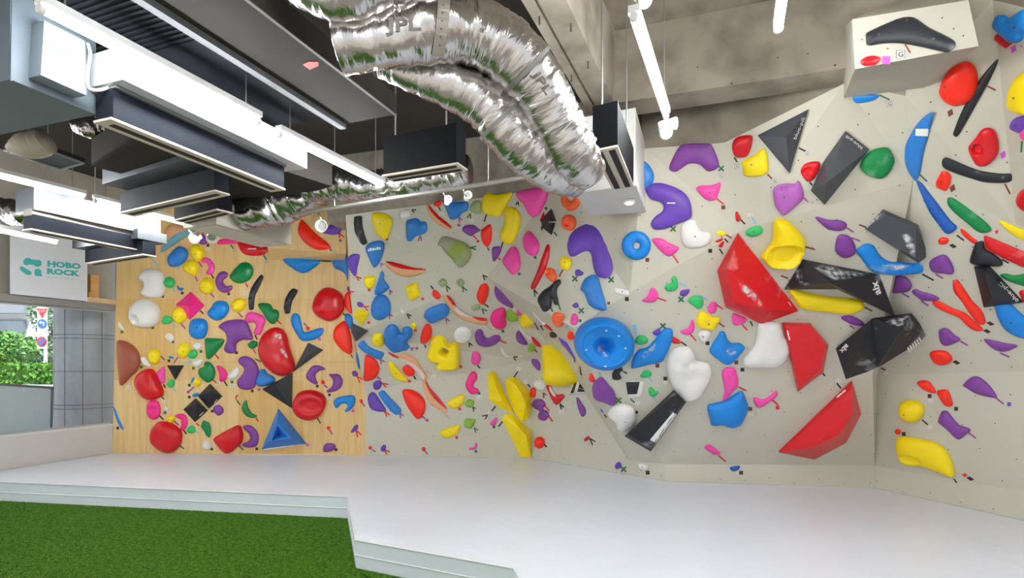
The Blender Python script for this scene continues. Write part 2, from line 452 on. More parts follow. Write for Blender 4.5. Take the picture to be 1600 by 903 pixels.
# ---------------------------------------------------------------- window wall on the left
WP = vplane(W0, W0 + wd)                       # its inner face
WN = WP[0]
if WN.x < 0: WN = -WN
def wl_pt(px, z):                               # point of the window wall in image column px at height z
    p = onp(px, HY - 100, WP); return Vector((p.x, p.y, z))
def wall_slab(name, pxa, pxb, z0, z1, m, th=0.12, ex=0.0):
    a, b = wl_pt(pxa, z0), wl_pt(pxb, z0)
    if ex: a = a - wd * ex
    base_ = [a, b, b - WN * th, a - WN * th]
    return obj(name, *prism(base_, Vector((0, 0, z1 - z0))), m)
PLAS = mat('plaster_grey', 'cfccc6', rough=0.6, var=0.04)
CONC = mat('concrete_left', 'a59d90', rough=0.8, var=0.22, scale=2.0, bump=0.12, bscale=14)
struct(wall_slab('wall_window', -10, 176, 0.0, 0.635, PLAS, 0.18, 3.2))
struct(wall_slab('trim_sill', -10, 176.5, 0.635, 0.665, mat('sill_white', 'd9d8d5', rough=0.35), 0.20, 3.2))
struct(wall_slab('wall_lintel', -10, 182, 2.37, 2.46, mat('lintel_grey', '8d8a86', rough=0.7), 0.22, 3.2))
struct(wall_slab('wall_upper', -10, 186, 2.46, 4.45, CONC, 0.10, 3.2)).location -= WN * 0.16
# wooden ledge and upright beside the sign
PINE = mat('pine', 'dca666', rough=0.6, var=0.15, scale=5, stretch=(1, 1, 8))
ld = wall_slab('timber_ledge', 133.5, 183, 2.462, 2.535, mat('pine_pale', 'd8b98c', rough=0.6, var=0.1, scale=4), 0.10)
tag(ld, 'pale timber ledge right of the white sign board above the window', 'ledge')
pa = wl_pt(145, 2.536)
us = [pa - WN * 0.04, pa - WN * 0.04 + wd * 0.11, pa - WN * 0.10 + wd * 0.11, pa - WN * 0.10]
v1 = prism(us, Vector((0, 0, 0.34)))
v2 = prism([p - wd * 0.03 for p in (us[0], us[0] + wd * 0.06, us[3] + wd * 0.06, us[3])], Vector((0, 0, 0.08)))
up_o = obj('timber_post', *merge(v1, v2), PINE)
tag(up_o, 'short orange timber post standing on the ledge right of the sign board', 'post')
# window: frame rails and panes
ALU = mat('aluminium', 'c3c6c8', rough=0.35, metal=0.6)
GLASS = bpy.data.materials.new('window_glass'); GLASS.use_nodes = True
_nt = GLASS.node_tree; _b = _nt.nodes['Principled BSDF']; _nt.nodes.remove(_b)
_o = _nt.nodes['Material Output']; _t = _nt.nodes.new('ShaderNodeBsdfTransparent'); _g = _nt.nodes.new('ShaderNodeBsdfGlossy'); _m = _nt.nodes.new('ShaderNodeMixShader')
_g.inputs['Roughness'].default_value = 0.02; _m.inputs[0].default_value = 0.05; _t.inputs[0].default_value = (0.95, 0.97, 0.97, 1)
_nt.links.new(_t.outputs[0], _m.inputs[1]); _nt.links.new(_g.outputs[0], _m.inputs[2]); _nt.links.new(_m.outputs[0], _o.inputs[0])
win = obj('window_1', *merge(
    prism([wl_pt(-10, 2.345) - wd * 3.2 - WN * .06, wl_pt(176, 2.345) - WN * .06, wl_pt(176, 2.345) - WN * .10, wl_pt(-10, 2.345) - wd * 3.2 - WN * .10], Vector((0, 0, .025))),
    prism([wl_pt(-10, .665) - wd * 3.2 - WN * .06, wl_pt(176, .665) - WN * .06, wl_pt(176, .665) - WN * .10, wl_pt(-10, .665) - wd * 3.2 - WN * .10], Vector((0, 0, .02)))), ALU)
struct(win)
gl = obj('pane', [wl_pt(-10, .68) - wd * 3.2 - WN * .08, wl_pt(176, .68) - WN * .08, wl_pt(176, 2.35) - WN * .08, wl_pt(-10, 2.35) - wd * 3.2 - WN * .08], [(0, 1, 2, 3)], GLASS, parent=win)
# frosted low screen outside with its dark frame
SCR = mat('frosted_screen', 'b9c7cb', rough=0.35, var=0.12, scale=0.8)
def out_pt(px, py, d):                          # point on the plane d metres beyond the window wall
    return onp(px, py, (WP[0], WP[1] - WN * d))
scq = [out_pt(-200, 590, .5), out_pt(80.5, 607, .5), out_pt(79, 672, .5), out_pt(-200, 745, .5)]
scr = obj('screen_panel', *prism(scq, -WN * 0.02), SCR)
tag(scr, 'frosted glass screen low outside the window left of the round column', 'screen')
fr = [out_pt(80.5, 606, .49), out_pt(84, 606, .49), out_pt(82.5, 672, .49), out_pt(79, 672, .49)]
tr = [out_pt(-200, 586, .49), out_pt(84, 604, .49), out_pt(84, 607.5, .49), out_pt(-200, 591, .49)]
obj('screen_frame', *merge(prism(fr, -WN * .03), prism(tr, -WN * .03)), mat('frame_dark', '5f666b', rough=0.5), parent=scr)
# round tiled column just outside
cc = out_pt(137, 560, 1.0); cc.z = 0
col = []; NS = 48
CR = 0.43
cv, cf = [], []
zs = [-0.4, 0.62, 2.9]
for z in (-0.4, 3.6):
    for k in range(NS):
        w = 2 * PI * k / NS; cv.append(cc + Vector((math.cos(w) * CR, math.sin(w) * CR, z)))
cf = [(k, (k + 1) % NS, NS + (k + 1) % NS, NS + k) for k in range(NS)]
STONE = mat('column_stone', '979ea6', rough=0.35, var=0.18, scale=2.5, lo=0.3, hi=0.75)
cob = obj('round_column', cv, cf, STONE, smooth=True, angle=40)
tag(cob, 'round grey stone clad column standing outside the window', 'column')
jv = []
def ring(z, h):
    V_, F_ = [], []
    for zz in (z, z + h):
        for k in range(NS):
            w = 2 * PI * k / NS; V_.append(cc + Vector((math.cos(w) * (CR + .003), math.sin(w) * (CR + .003), zz)))
    return V_, [(k, (k + 1) % NS, NS + (k + 1) % NS, NS + k) for k in range(NS)]
for py in (523, 529, 581, 634, 640):
    z = CZ + (HY - py) / F * (cc.y - CR)
    jv.append(ring(z, 0.014))
for w in [PI * (-0.9 + 0.18 * k) + 0.07 for k in range(11)]:
    s = 0.012 / CR
    V_ = [cc + Vector((math.cos(w + a) * (CR + .003), math.sin(w + a) * (CR + .003), z)) for z in (-.4, 3.6) for a in (0, s)]
    jv.append((V_, [(0, 1, 3, 2)]))
obj('cladding_joint', *merge(*jv), mat('joint_dark', '6c7078', rough=0.7), parent=cob)
# street beyond: ledge, hedge, bush, tree, building, sign pole
st = obj('ground_street', [Vector((-40, 6, -0.05)), Vector((-5.2, 6, -.05)), Vector((-2, 40, -.05)), Vector((-40, 40, -.05))], [(0, 1, 2, 3)], mat('pavement', 'a9a9a6', rough=0.8)); struct(st)
lv = [at(-160, 601, 10.2), at(89, 602, 10.2), at(89, 602, 10.2) + Vector((0, 1.6, 0)), at(-160, 601, 10.2) + Vector((0, 1.6, 0))]
lg = obj('planter', *prism([p - Vector((0, 0, 1.15)) for p in lv], Vector((0, 0, 1.15))), mat('planter_stone', 'c9cbcb', rough=0.6))
tag(lg, 'pale stone planter outside carrying the clipped hedge', 'planter')
def leafmat(name, a, b): return mat(name, a, rough=0.55, col2=b, scale=9, lo=0.35, hi=0.65, spec=0.3)
def leaves(name, boxes, n, size, m):
    V_, F_ = [], []
    for _ in range(n):
        kind, c, r = random.choice(boxes)
        if kind == 's':
            while True:
                d = Vector((random.uniform(-1, 1), random.uniform(-1, 1), random.uniform(-1, 1)))
                if 0.35 < d.length < 1: break
            p = c + Vector((d.x * r.x, d.y * r.y, d.z * r.z))
        else: p = c + Vector((random.uniform(-1, 1) * r.x, random.uniform(-1, 1) * r.y, random.uniform(-1, 1) * r.z))
        a = Vector((random.uniform(-1, 1), random.uniform(-1, 1), random.uniform(-1, 1))).normalized(); b = a.orthogonal().normalized()
        s = size * random.uniform(.6, 1.3); b0 = len(V_)
        V_ += [p - a * s, p - b * s * .5, p + a * s, p + b * s * .5]; F_.append((b0, b0 + 1, b0 + 2, b0 + 3))
    return V_, F_
hy0, hy1 = at(-160, 601, 10.4), at(88, 569, 10.4)
hc = Vector(((hy0.x + hy1.x) / 2, 11.1, (hy0.z + hy1.z) / 2)); hr = Vector(((hy1.x - hy0.x) / 2, .65, (hy1.z - hy0.z) / 2))
HG = leafmat('hedge_leaf', '6fae3e', '3f7a26')
hd = obj('hedge', *leaves('h', [('b', hc, hr)], 7000, .05, HG), HG); tag(hd, 'clipped bright green hedge in the stone planter outside the window', 'hedge')
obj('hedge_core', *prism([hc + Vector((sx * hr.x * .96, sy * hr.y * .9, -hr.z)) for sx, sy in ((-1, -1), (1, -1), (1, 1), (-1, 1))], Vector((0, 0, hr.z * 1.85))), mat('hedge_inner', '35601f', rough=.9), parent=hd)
BG = leafmat('bush_leaf', '7fb55c', '4d8540')
bc = at(10, 545, 12.6)
bu = obj('bush', *leaves('b', [('s', bc, Vector((.55, .6, .42))), ('s', bc + Vector((-.5, 0, -.1)), Vector((.5, .5, .4)))], 2600, .06, BG), BG); obj('stem', *tube([Vector((bc.x, bc.y, -.05)), bc], [.06, .03], 8), mat('bark', '6a5d50', rough=.9), parent=bu)
tag(bu, 'rounded leafy bush behind the hedge at the far left', 'bush')
tc_ = at(82, 540, 14.5)
TGm = leafmat('tree_leaf', '8fb08a', '5d8468')
tre = obj('tree', *leaves('t', [('s', tc_ + Vector((0, 0, .9)), Vector((.42, .6, .75))), ('s', tc_ + Vector((-.1, 0, -.1)), Vector((.55, .6, .35))), ('s', at(50, 556, 14.5), Vector((.5, .5, .35)))], 3000, .06, TGm), TGm); tag(tre, 'loose grey green tree behind the road signs outside', 'tree')
tq = Vector((tc_.x, tc_.y, -.06)); obj('trunk', *tube([tq, tq + Vector((.05, 0, 1.2)), Vector((tc_.x, tc_.y, tc_.z + .5))], [.07, .05, .03], 8), mat('bark', '6a5d50', rough=.9), parent=tre, smooth=True)
WB = mat('facade_white', 'e6e9ec', rough=0.6, var=.04)
bd = empty('building', at(0, 565, 24), 'white and grey building across the street behind the bush', 'building')
bd.location.z = 0
def slab(px0, py0, px1, py1, Y, th, m, nm, par): 
    a, b = at(px0, py0, Y), at(px1, py1, Y)
    return obj(nm, *prism([Vector((a.x, Y, b.z)), Vector((b.x, Y, b.z)), Vector((b.x, Y + th, b.z)), Vector((a.x, Y + th, b.z))], Vector((0, 0, a.z - b.z))), m, parent=par)
slab(-260, 380, 130, 640, 24, 3, WB, 'facade', bd)
slab(-260, 470, 38, 489, 23.6, .3, mat('concrete_band', '8f96a0', rough=.7), 'parapet', bd)
slab(-260, 499, 36, 520, 23.8, .15, mat('window_dark', '6f7d88', rough=.3), 'window', bd)
slab(76, 440, 92, 560, 23.7, .2, mat('facade_grey', 'b4bcc4', rough=.7), 'pier', bd)
# road sign pole with three signs
sp = empty('road_sign', at(66.5, 565, 12), 'grey pole with three Japanese road signs outside the window', 'road sign'); sp.location.z = 0
def scal(px, Y): return px * Y / F
pz0, pz1 = at(69.5, 590, 12), at(69.5, 478, 12)
obj('pole', *tube([Vector((pz0.x, 12.03, 0)), Vector((pz0.x, 12.03, pz1.z))], .036, 10), mat('pole_white', 'dfe3e6', rough=.4), parent=sp, smooth=True)
def flatpoly(nm, pts, Y, m, par, th=.01):
    q = [at(x, y, Y) for x, y in pts]
    return obj(nm, *prism(q, Vector((0, th, 0))), m, parent=par)
SR, SBl, SW = mat('sign_red', 'e0485a', rough=.4), mat('sign_blue', '3f7fd0', rough=.4), mat('sign_white', 'f2f2f2', rough=.4)
flatpoly('back_plate', [(58, 478), (73, 478), (73, 545), (58, 545)], 12.0, SW, sp)
tri = flatpoly('stop_triangle', [(57.5, 482), (73.5, 482), (65.5, 497)], 11.985, SR, sp)
tx = text_on('止まれ', at(65.5, 485.5, 11.983), Vector((scal(11, 12), 0, 0)), Vector((0, 0, scal(3.6, 12))), Vector((0, -1, 0)))
obj('lettering', *tx, SW, parent=tri)
def circ(cx, cy, r, n=24): return [(cx + r * math.cos(2 * PI * k / n), cy + r * math.sin(2 * PI * k / n)) for k in range(n)]
arrow = flatpoly('direction_sign', circ(65.5, 505.5, 7), 11.985, SBl, sp)
obj('arrow', *merge(prism([at(x, y, 11.975) for x, y in ((61, 504), (64, 501), (64, 503), (69, 503), (69, 509), (67, 509), (67, 505), (64, 505), (64, 507))], Vector((0, .004, 0)))), SW, parent=arrow)
npk = flatpoly('no_parking_sign', circ(64.8, 533.5, 7.6), 11.985, SR, sp)
nb = obj('sign_field', *prism([at(x, y, 11.975) for x, y in circ(64.8, 533.5, 5.4)], Vector((0, .004, 0))), SBl, parent=npk)
obj('sign_slash', *prism([at(x, y, 11.97) for x, y in ((60.5, 530.5), (61.7, 529.2), (69, 536.6), (67.8, 537.9))], Vector((0, .003, 0))), SR, parent=npk)

# ---------------------------------------------------------------- the white sign board above the window
sg0, sg1 = wl_pt(15, 2.47), wl_pt(135.5, 2.47)
SGN = WN
SGP = (WP[0], WP[1] + WN * 0.015)
sb = obj('sign_board', *prism([sg0, sg1, sg1 - WN * .02 + WN * .035, sg0 - WN * .02 + WN * .035][:2] + [sg1 + WN * .015, sg0 + WN * .015], Vector((0, 0, 1.15))), mat('board_white', 'dfe3e8', rough=.45, var=.03))
tag(sb, 'white hanging sign board with teal logo above the window', 'sign')
TEAL = mat('teal_print', '43b9b4', rough=.5)
def sgpt(zx, zy): return onp(zx / 6.947, 370 + zy / 6.947, SGP) + WN * .002
blob1 = [(250, 262), (275, 232), (310, 226), (345, 245), (385, 250), (425, 250), (450, 272), (448, 305), (420, 326), (385, 322), (360, 305), (320, 300), (285, 312), (258, 300)]
blob2 = [(210, 335), (230, 318), (265, 335), (305, 358), (338, 378), (342, 405), (320, 418), (285, 410), (245, 382), (215, 355)]
blob3 = [(376, 360), (395, 345), (425, 348), (445, 365), (448, 395), (457, 430), (380, 424), (372, 395)]
lgv = []
for bl in (blob1, blob2, blob3):
    q = [sgpt(x, y) for x, y in bl]; lgv.append(prism(q, WN * .002))
obj('logo', *merge(*lgv), TEAL, parent=sb)
def sg_text(t, x0, y0, x1, y1, h, m, bold):
    a, b = sgpt(x0, y0), sgpt(x1, y1); c = (a + b) / 2
    hh = (sgpt((x0 + x1) / 2, (y0 + y1) / 2 - h / 2) - sgpt((x0 + x1) / 2, (y0 + y1) / 2 + h / 2)).length
    return obj('lettering', *text_on(t, c, b - a, Vector((0, 0, hh)), WN, bold), m, parent=sb)
sg_text('HOBO', 512, 290, 876, 322, 66, TEAL, .06)
sg_text('ROCK', 508, 372, 866, 400, 64, TEAL, .06)
sg_text('Bouldering Gym', 508, 438, 866, 464, 22, mat('print_grey', 'bcc3c8', rough=.5), 0)

# ---------------------------------------------------------------- building shell
CON = mat('concrete_ceiling', 'a79d8e', rough=0.85, col2='756c60', scale=2.6, bump=0.2, bscale=9, lo=0.42, hi=0.72)
COND = mat('concrete_dark', '77706a', rough=0.9, var=0.2, scale=1.5)
SZ = 4.35
def gp(u, w, z): p = gbv * u + ga * w; return Vector((p.x, p.y, z))
UB = gw_u = atz(869, 60, 3.75).dot(gbv)
cl = obj('ceiling', *prism([gp(UB, -2.2, SZ), gp(9, -2.2, SZ), gp(9, 10.5, SZ), gp(UB, 10.5, SZ)], Vector((0, 0, .2))), CON); struct(cl)
wlA, wlB = W0 - wd * 11, W0 + wd * 3
cl2 = obj('ceiling_left', *prism([Vector((wlA.x - .3, wlA.y, SZ)), gp(UB, -2.2, SZ), gp(UB, 10.5, SZ), Vector((wlB.x - .3, wlB.y, SZ))], Vector((0, 0, .2))), mat('ceiling_shade_tone', '3a352f', rough=.9, var=.2, scale=2)); struct(cl2)  # left bay's slab coloured dark to carry the shade of its unlit underside
# concrete behind and above the climbing wall
top = [onp(150, 300, PLY), pv[3], pv[2] * 1.0, Tl, Tm, T4, T6]
def beam_face(name, pts, z1, m, back=0.12, drop=0.05):
    V_, F_ = [], []
    for p in pts: V_ += [Vector((p.x, p.y + back, p.z - drop)), Vector((p.x, p.y + back, z1))]
    for i in range(len(pts) - 1): F_.append((2 * i, 2 * i + 2, 2 * i + 3, 2 * i + 1))
    # a soffit going back so that no daylight gets over the wall
    b0 = len(V_)
    for p in pts: V_.append(Vector((p.x + .2, p.y + 1.2, p.z - drop)))
    for i in range(len(pts) - 1): F_.append((2 * i, b0 + i, b0 + i + 1, 2 * i + 2))
    return obj(name, V_, F_, m, loc=(0, 0, 0))
struct(beam_face('wall_concrete', [Tl + Vector((-.3, .05, 0)), Tm, T4, T6, M0, T7, T7 + Vector((.6, .3, 0))], SZ, CON))
struct(beam_face('wall_concrete_left', [onp(150, 316, PLY), pv[3], onp(596, 318, PLY)], SZ, mat('concrete_beam', 'a89c88', rough=.8, var=.15, scale=2), back=.02, drop=0.0))
# right side of the room
rw = obj('wall_right', [Zr + Vector((.05, 0, 1.5)), k6 + Vector((.05, 0, 0)), k6 + Vector((1.2, -3.2, 0)), Zr + Vector((1.2, -3.2, 1.5))], [(0, 1, 2, 3)], PLAS); struct(rw)
# ceiling beams: one running with the lamps, one across it
def gw(p): return p.dot(ga), p.dot(gbv)
def grid_box(u0, u1, w0, w1, z0, z1):
    b_ = [gbv * u + ga * w for u, w in ((u0, w0), (u1, w0), (u1, w1), (u0, w1))]
    return prism([Vector((p.x, p.y, z0)) for p in b_], Vector((0, 0, z1 - z0)))
bz = 3.75
u0, u1 = gw(atz(880, 100, bz))[1] - .0, 0
uL = -0.588 * (bz - CZ) * .9247 / 1.0
def uof(px, py, z): return gw(atz(px, py, z))[1]
def wof(px, py, z): return gw(atz(px, py, z))[0]
ub0, ub1, ubm = uof(850, 60, bz), uof(913, 60, bz), uof(869, 60, bz)
bA = obj('ceiling_beam', *merge(grid_box(ub0, ubm - .012, -1.0, 5.6, bz, SZ), grid_box(ubm - .012, ubm + .012, -1.0, 5.6, bz + .02, SZ), grid_box(ubm + .012, ub1, -1.0, 5.6, bz, SZ)), CON); struct(bA)
BR = mat('stud_rust', '5b4c40', rough=.7, metal=.3)
for (x, y) in ((843, 26), (892, 37), (919, 96), (893, 117)):
    p = atz(x, y, bz)
    obj('ceiling_stud', *merge(tube([p + Vector((0, 0, .005)), p - Vector((0, 0, .05))], .006, 6)), BR, parent=bA)
pB = atz(1073, 144, 3.75); pB2 = atz(1329, 105, 3.75)
dB = (pB2 - pB).normalized(); nB = Vector((-dB.y, dB.x, 0))
q0, q1 = pB - dB * 0.75, pB2 + dB * 2.2
bplB = vplane(pB, pB2)
bB = obj('ceiling_beam_cross', *prism([q0, q1, q1 + nB * .28, q0 + nB * .28], Vector((0, 0, SZ - 3.75))), CON); struct(bB)
for x_, y_ in ((1143, 130.5), (1304.5, 102), (1002, 155), (1215, 90), (1262, 84), (1090, 105)):
    p = onp(x_, y_, bplB); obj('tie_hole', *disc(p + bplB[0] * .0015, bplB[0], .009 if y_ in (130.5, 102) else .006, 8), BR, parent=bB)

# ---------------------------------------------------------------- overhead services
GALV = mat('galvanised', '70757a', rough=0.45, metal=0.75, var=0.15, scale=5, bump=0.03, bscale=30)
PALE = mat('unit_pale', '66727a', rough=0.5, spec=.3)
DKD = mat('duct_dark', '3a3e46', rough=0.45, metal=0.2)
GRD = mat('duct_grey_brown', '3a3632', rough=0.75, spec=.1)
BLKD = mat('diffuser_black', '0e1013', rough=0.7, spec=.12)
BLUD = mat('diffuser_slate', '1b1f27', rough=0.7, spec=.12)
CREAM = mat('diffuser_cream', 'cfc4b2', rough=0.5)
SLOT = mat('slot_dark', '2a2723', rough=0.8)
def ebox(p0, p1, zb, h, wd_, left=True, back=0.0):
    """box whose lower right (or lower front) edge runs from pixel p0 to pixel p1 at height zb"""
    a, b = atz(*p0, zb), atz(*p1, zb)
    d = (b - a).normalized(); n = Vector((-d.y, d.x, 0))
    if not left: n = -n
    a = a - d * back
    return [a, b, b + n * wd_, a + n * wd_], d, n, h
def ebx(name, p0, p1, zb, h, wd_, m, left=True, parent=None, back=0.0):
    q, d, n, h = ebox(p0, p1, zb, h, wd_, left, back)
    o = obj(name, *prism(q, Vector((0, 0, h))), m, parent=parent)
    return o, q, d, n
def rods(par, pts, r=.006, zt=SZ):
    for p in pts:
        obj('hanger_rod', *tube([Vector((p.x, p.y, p.z)), Vector((p.x, p.y, zt))], r, 6), mat('rod_zinc', '9a9c9c', rough=.4, metal=.7), parent=par)
def flange(par, q, zb, w, m, nm='flange', th=.012):
    """thin frame under a box"""
    c = (q[0] + q[2]) / 2
    out = [p + (p - c).normalized() * w for p in q]
    return obj(nm, *prism([Vector((p.x, p.y, zb - th)) for p in out], Vector((0, 0, th))), m, parent=par)
def slots(par, q, zb, n_slot, m=SLOT):
    """dark slots in the underside"""
    a, b, c, d = q; L = (b - a); N = (d - a)
    V_, F_ = [], []
    for k in range(n_slot):
        t0 = (k + .25) / n_slot if n_slot > 1 else .35; t1 = (k + .75) / n_slot if n_slot > 1 else .65
        s = [a + L * .03 + N * t0, b - L * .03 + N * t0, b - L * .03 + N * t1, a + L * .03 + N * t1]
        V2, F2 = prism([Vector((p.x, p.y, zb - .004)) for p in s], Vector((0, 0, .004)))
        b0 = len(V_); V_ += V2; F_ += [tuple(b0 + i for i in f) for f in F2]
    return obj('slot', V_, F_, m, parent=par)

# air-handling unit, top left
o, q, d, n = ebx('air_handling_unit', (16, 124), (150, 179), 2.9, .42, .95, PALE)
o.name = 'air_handling_unit'; tag(o, 'pale grey air handling unit hung at the top left corner', 'air conditioner')
RN = -n
Aq = q
usp = (RN, q[0] + RN * 0.002)
def on_side(px, py, off=0.0): return onp(px, py, (RN, Aq[0] + RN * off))
cbx = [on_side(69, 32, .09), on_side(133, 64, .09), on_side(135, 149, .09), on_side(64, 117, .09)]
cb_ = obj('control_box', *prism(cbx, -RN * .088), mat('unit_white', '7f8c95', rough=.35), parent=o)
obj('rating_plate', *prism([on_side(x, y, .0925) for x, y in ((71, 89), (106, 105), (106, 123), (71, 109))], -RN * .002), mat('plate_white', 'a8b2b9', rough=.4), parent=cb_)
obj('rating_code', *prism([on_side(x, y, .0925) for x, y in ((107.5, 105), (117, 109), (117, 129), (107.5, 124))], -RN * .002), mat('plate_grey', '8d9196', rough=.5), parent=cb_)
obj('seam', *prism([on_side(x, y, .004) for x, y in ((18.5, 0), (20.5, 0), (19, 127), (16.5, 126))], -RN * .003), mat('seam_dark', '5a646a', rough=.6), parent=o)
obj('drip_seam', *prism([on_side(x, y, .094) for x, y in ((67, 65), (111, 84), (111, 86.5), (67, 67.5))], -RN * .003), mat('seam_dark', '5a646a'), parent=cb_)
cable = [on_side(137, 68, .06), on_side(141, 85, .09), on_side(137, 110, .1), on_side(138, 135, .1), on_side(150, 141, .12), on_side(168, 137, .12), on_side(180, 125, .12), on_side(183, 100, .12), on_side(181, 84, .12)]
obj('cable', *tube(spline([tuple(p) for p in cable], 6), .008, 8), mat('cable_white', 'e8e8e6', rough=.4), parent=o, smooth=True)
# large dark duct, top centre-left
o, q, d, n = ebx('supply_duct', (388, 0), (619, 179), 3.3, .14, .445, GRD, back=.8); DQ = q
tag(o, 'wide grey brown supply duct hung flat under the ceiling with red sticker', 'duct')
obj('sticker', *prism([atz(x, y, 3.2975) for x, y in ((473, 101), (483, 96.5), (497, 97), (498, 103), (484, 109))], Vector((0, 0, .002))), mat('sticker_red', 'd2342c', rough=.5), parent=o)
for off, w in ((0, .02),):
    a, b = q[3], q[2]
    obj('edge_rail', *prism([a - n * .03, b - n * .03, b + n * .02, a + n * .02], Vector((0, 0, -.035))), mat('rail_grey', '6b6d70', rough=.7), parent=o)
    a, b = q[0], q[1]
    obj('edge_lip', *prism([a + n * .012, b + n * .012, b - n * .006, a - n * .006], Vector((0, 0, -.006))), mat('duct_lip', '5d5954', rough=.5), parent=o)
rods(o, [q[1] - d * .12 + n * .1 + Vector((0, 0, .14)), q[2] - d * .1 - n * .1 + Vector((0, 0, .14))])
# dark ribbed panel beside it, its dark colour standing for the unlit slab void
a, b = q[3] + n * .05, q[2] + n * .05 - d * .02
rq = [a - d * .6, b, b + n * .95, a + n * .95 - d * .6]
RIB = mat('unlit_void_ribbed', '26292f', rough=.6, spec=.25)
vsr, fsr = prism([p + Vector((0, 0, .06)) for p in rq], Vector((0, 0, .25)))
L = (rq[1] - rq[0]).length
for k in range(int(L / .035)):
    if k * .035 > L * .62: break
    s = rq[0] + d * (k * .035)
    pr = prism([s + Vector((0, 0, .05)), s + d * .012 + Vector((0, 0, .05)), s + d * .012 + n * .95 + Vector((0, 0, .05)), s + n * .95 + Vector((0, 0, .05))], Vector((0, 0, .011)))
    vsr, fsr = merge((vsr, fsr), pr)
o2 = obj('ribbed_void_panel', vsr, fsr, RIB); tag(o2, 'dark ribbed panel standing for the unlit deck above the brightest strip light', 'duct')
# diffusers and plenums; each: plenum, slot frame, slots
def diffuser(label, p0, p1, zb, h, w, face, nslot=2, left=True, frame=CREAM, nm='slot_diffuser', rod=True, lip=.012, zt=None):
    o, q, d, n = ebx(nm, p0, p1, zb, h, w, face, left)
    tag(o, label, 'air diffuser', 'slot diffusers hung from the ceiling')
    flange(o, q, zb, lip, frame)
    slots(o, [Vector((p.x, p.y, 0)) for p in q], zb - .012, nslot)
    if rod: rods(o, [q[0].lerp(q[2], .15) + Vector((0, 0, h)), q[1].lerp(q[3], .15) + Vector((0, 0, h))], zt=zt or SZ)
    return o, q, d, n
o, q, d, n = diffuser('long slate slot diffuser below the brightly lit white duct', (177, 184), (444, 294), 2.85, .15, .13, BLUD, 1, rod=False)
wq = [p for p in q]
wd_o = obj('lit_duct', *merge(prism([Vector((q[0].x, q[0].y, 3.02)) - n * .10 - d * .02, Vector((q[1].x, q[1].y, 3.02)) - n * .10 + d * .12, Vector((q[1].x, q[1].y, 3.02)) + n * .40 + d * .12, Vector((q[0].x, q[0].y, 3.02)) + n * .40 - d * .02], Vector((0, 0, .17)))), mat('duct_white_metal', 'dfe3e6', rough=.35, metal=.2))
tag(wd_o, 'white metal duct glaring under the long strip light at upper left', 'duct')
obj('lower_ledge', *prism([Vector((p.x, p.y, 3.003)) for p in (q[0] - n * .02, q[1] - n * .02, q[2] + n * .1, q[3] + n * .1)], Vector((0, 0, .014))), mat('ledge_grey', '77797c', rough=.5), parent=wd_o)
obj('sticker', *prism([onp(x, y, (-n, q[0] - n * .103)) for x, y in ((396, 198), (404, 201), (404, 211), (396, 208))], n * .002), mat('sticker_pink', 'd98a86', rough=.5), parent=wd_o)
diffuser('slate slot diffuser under the galvanised plenum left of centre', (188, 331), (334.5, 296.5), 2.9, .17, .12, BLUD, 1, left=True)
o, q, d, n = ebx('plenum', (160, 288), (330, 236), 3.08, .32, .35, GALV, left=True)
tag(o, 'galvanised box plenum above the slate diffuser left of centre', 'plenum')
diffuser('small black twin slot diffuser just above the tube light with spotlights', (272, 343), (338, 326), 2.9, .15, .14, BLKD, 2, left=True)
o, q, d, n = ebx('plenum', (53, 327), (251, 370), 2.95, .20, .28, GALV, left=True)
tag(o, 'long galvanised box plenum with bright streak above the sign board', 'plenum')
g2, q2, d2, n2 = diffuser('long slate slot diffuser below the galvanised plenum with bright streak', (51, 357), (235, 393), 2.78, .13, .13, BLUD, 1, left=True, rod=False)
obj('plenum_neck', *prism([Vector((p.x, p.y, 2.90)) for p in (q2[0] + n2 * .01, q2[1] + n2 * .01, q2[2], q2[3])], Vector((0, 0, .06))), mat('neck_brown', '7d756c', rough=.6), parent=g2)
diffuser('short slate slot diffuser at the upper right of the sign board', (133, 410.5), (223, 396.5), 2.72, .14, .13, BLUD, 1, left=True)
o, q, d, n = ebx('plenum', (113, 388), (215, 372), 2.87, .10, .3, GALV, left=True); tag(o, 'small galvanised plenum over the short diffuser by the sign board', 'plenum')
# black twin-slot diffusers near the foil ducts
diffuser('black box slot diffuser hanging left of the foil ducts over the wall', (599, 273), (713, 254), 2.9, .26, .13, BLKD, 2, left=True)
a0 = atz(926, 235, 2.9); a1 = atz(965, 227, 2.9); a2 = atz(990, 289, 2.9); a3 = a2 + (a0 - a1)
bx = obj('slot_diffuser', *prism([a0, a1, a2, a3], Vector((0, 0, .27))), BLKD); tag(bx, 'black box slot diffuser at the end of the foil ducts by the white soffit', 'air diffuser', 'slot diffusers hung from the ceiling')
sq = [a1, a2, a3, a0]
flange(bx, sq, 2.9, .01, CREAM); slots(bx, [Vector((p.x, p.y, 0)) for p in sq], 2.888, 2)
rods(bx, [a0.lerp(a2, .2) + Vector((0, 0, .27)), a0.lerp(a2, .8) + Vector((0, 0, .27))])
# grey brown duct undersides further back
o, q, d, n = ebx('return_duct', (250, 205), (519, 291), 3.12, .22, 1.15, GRD, left=True); tag(o, 'grey brown return duct behind the strip light end at upper left', 'duct')
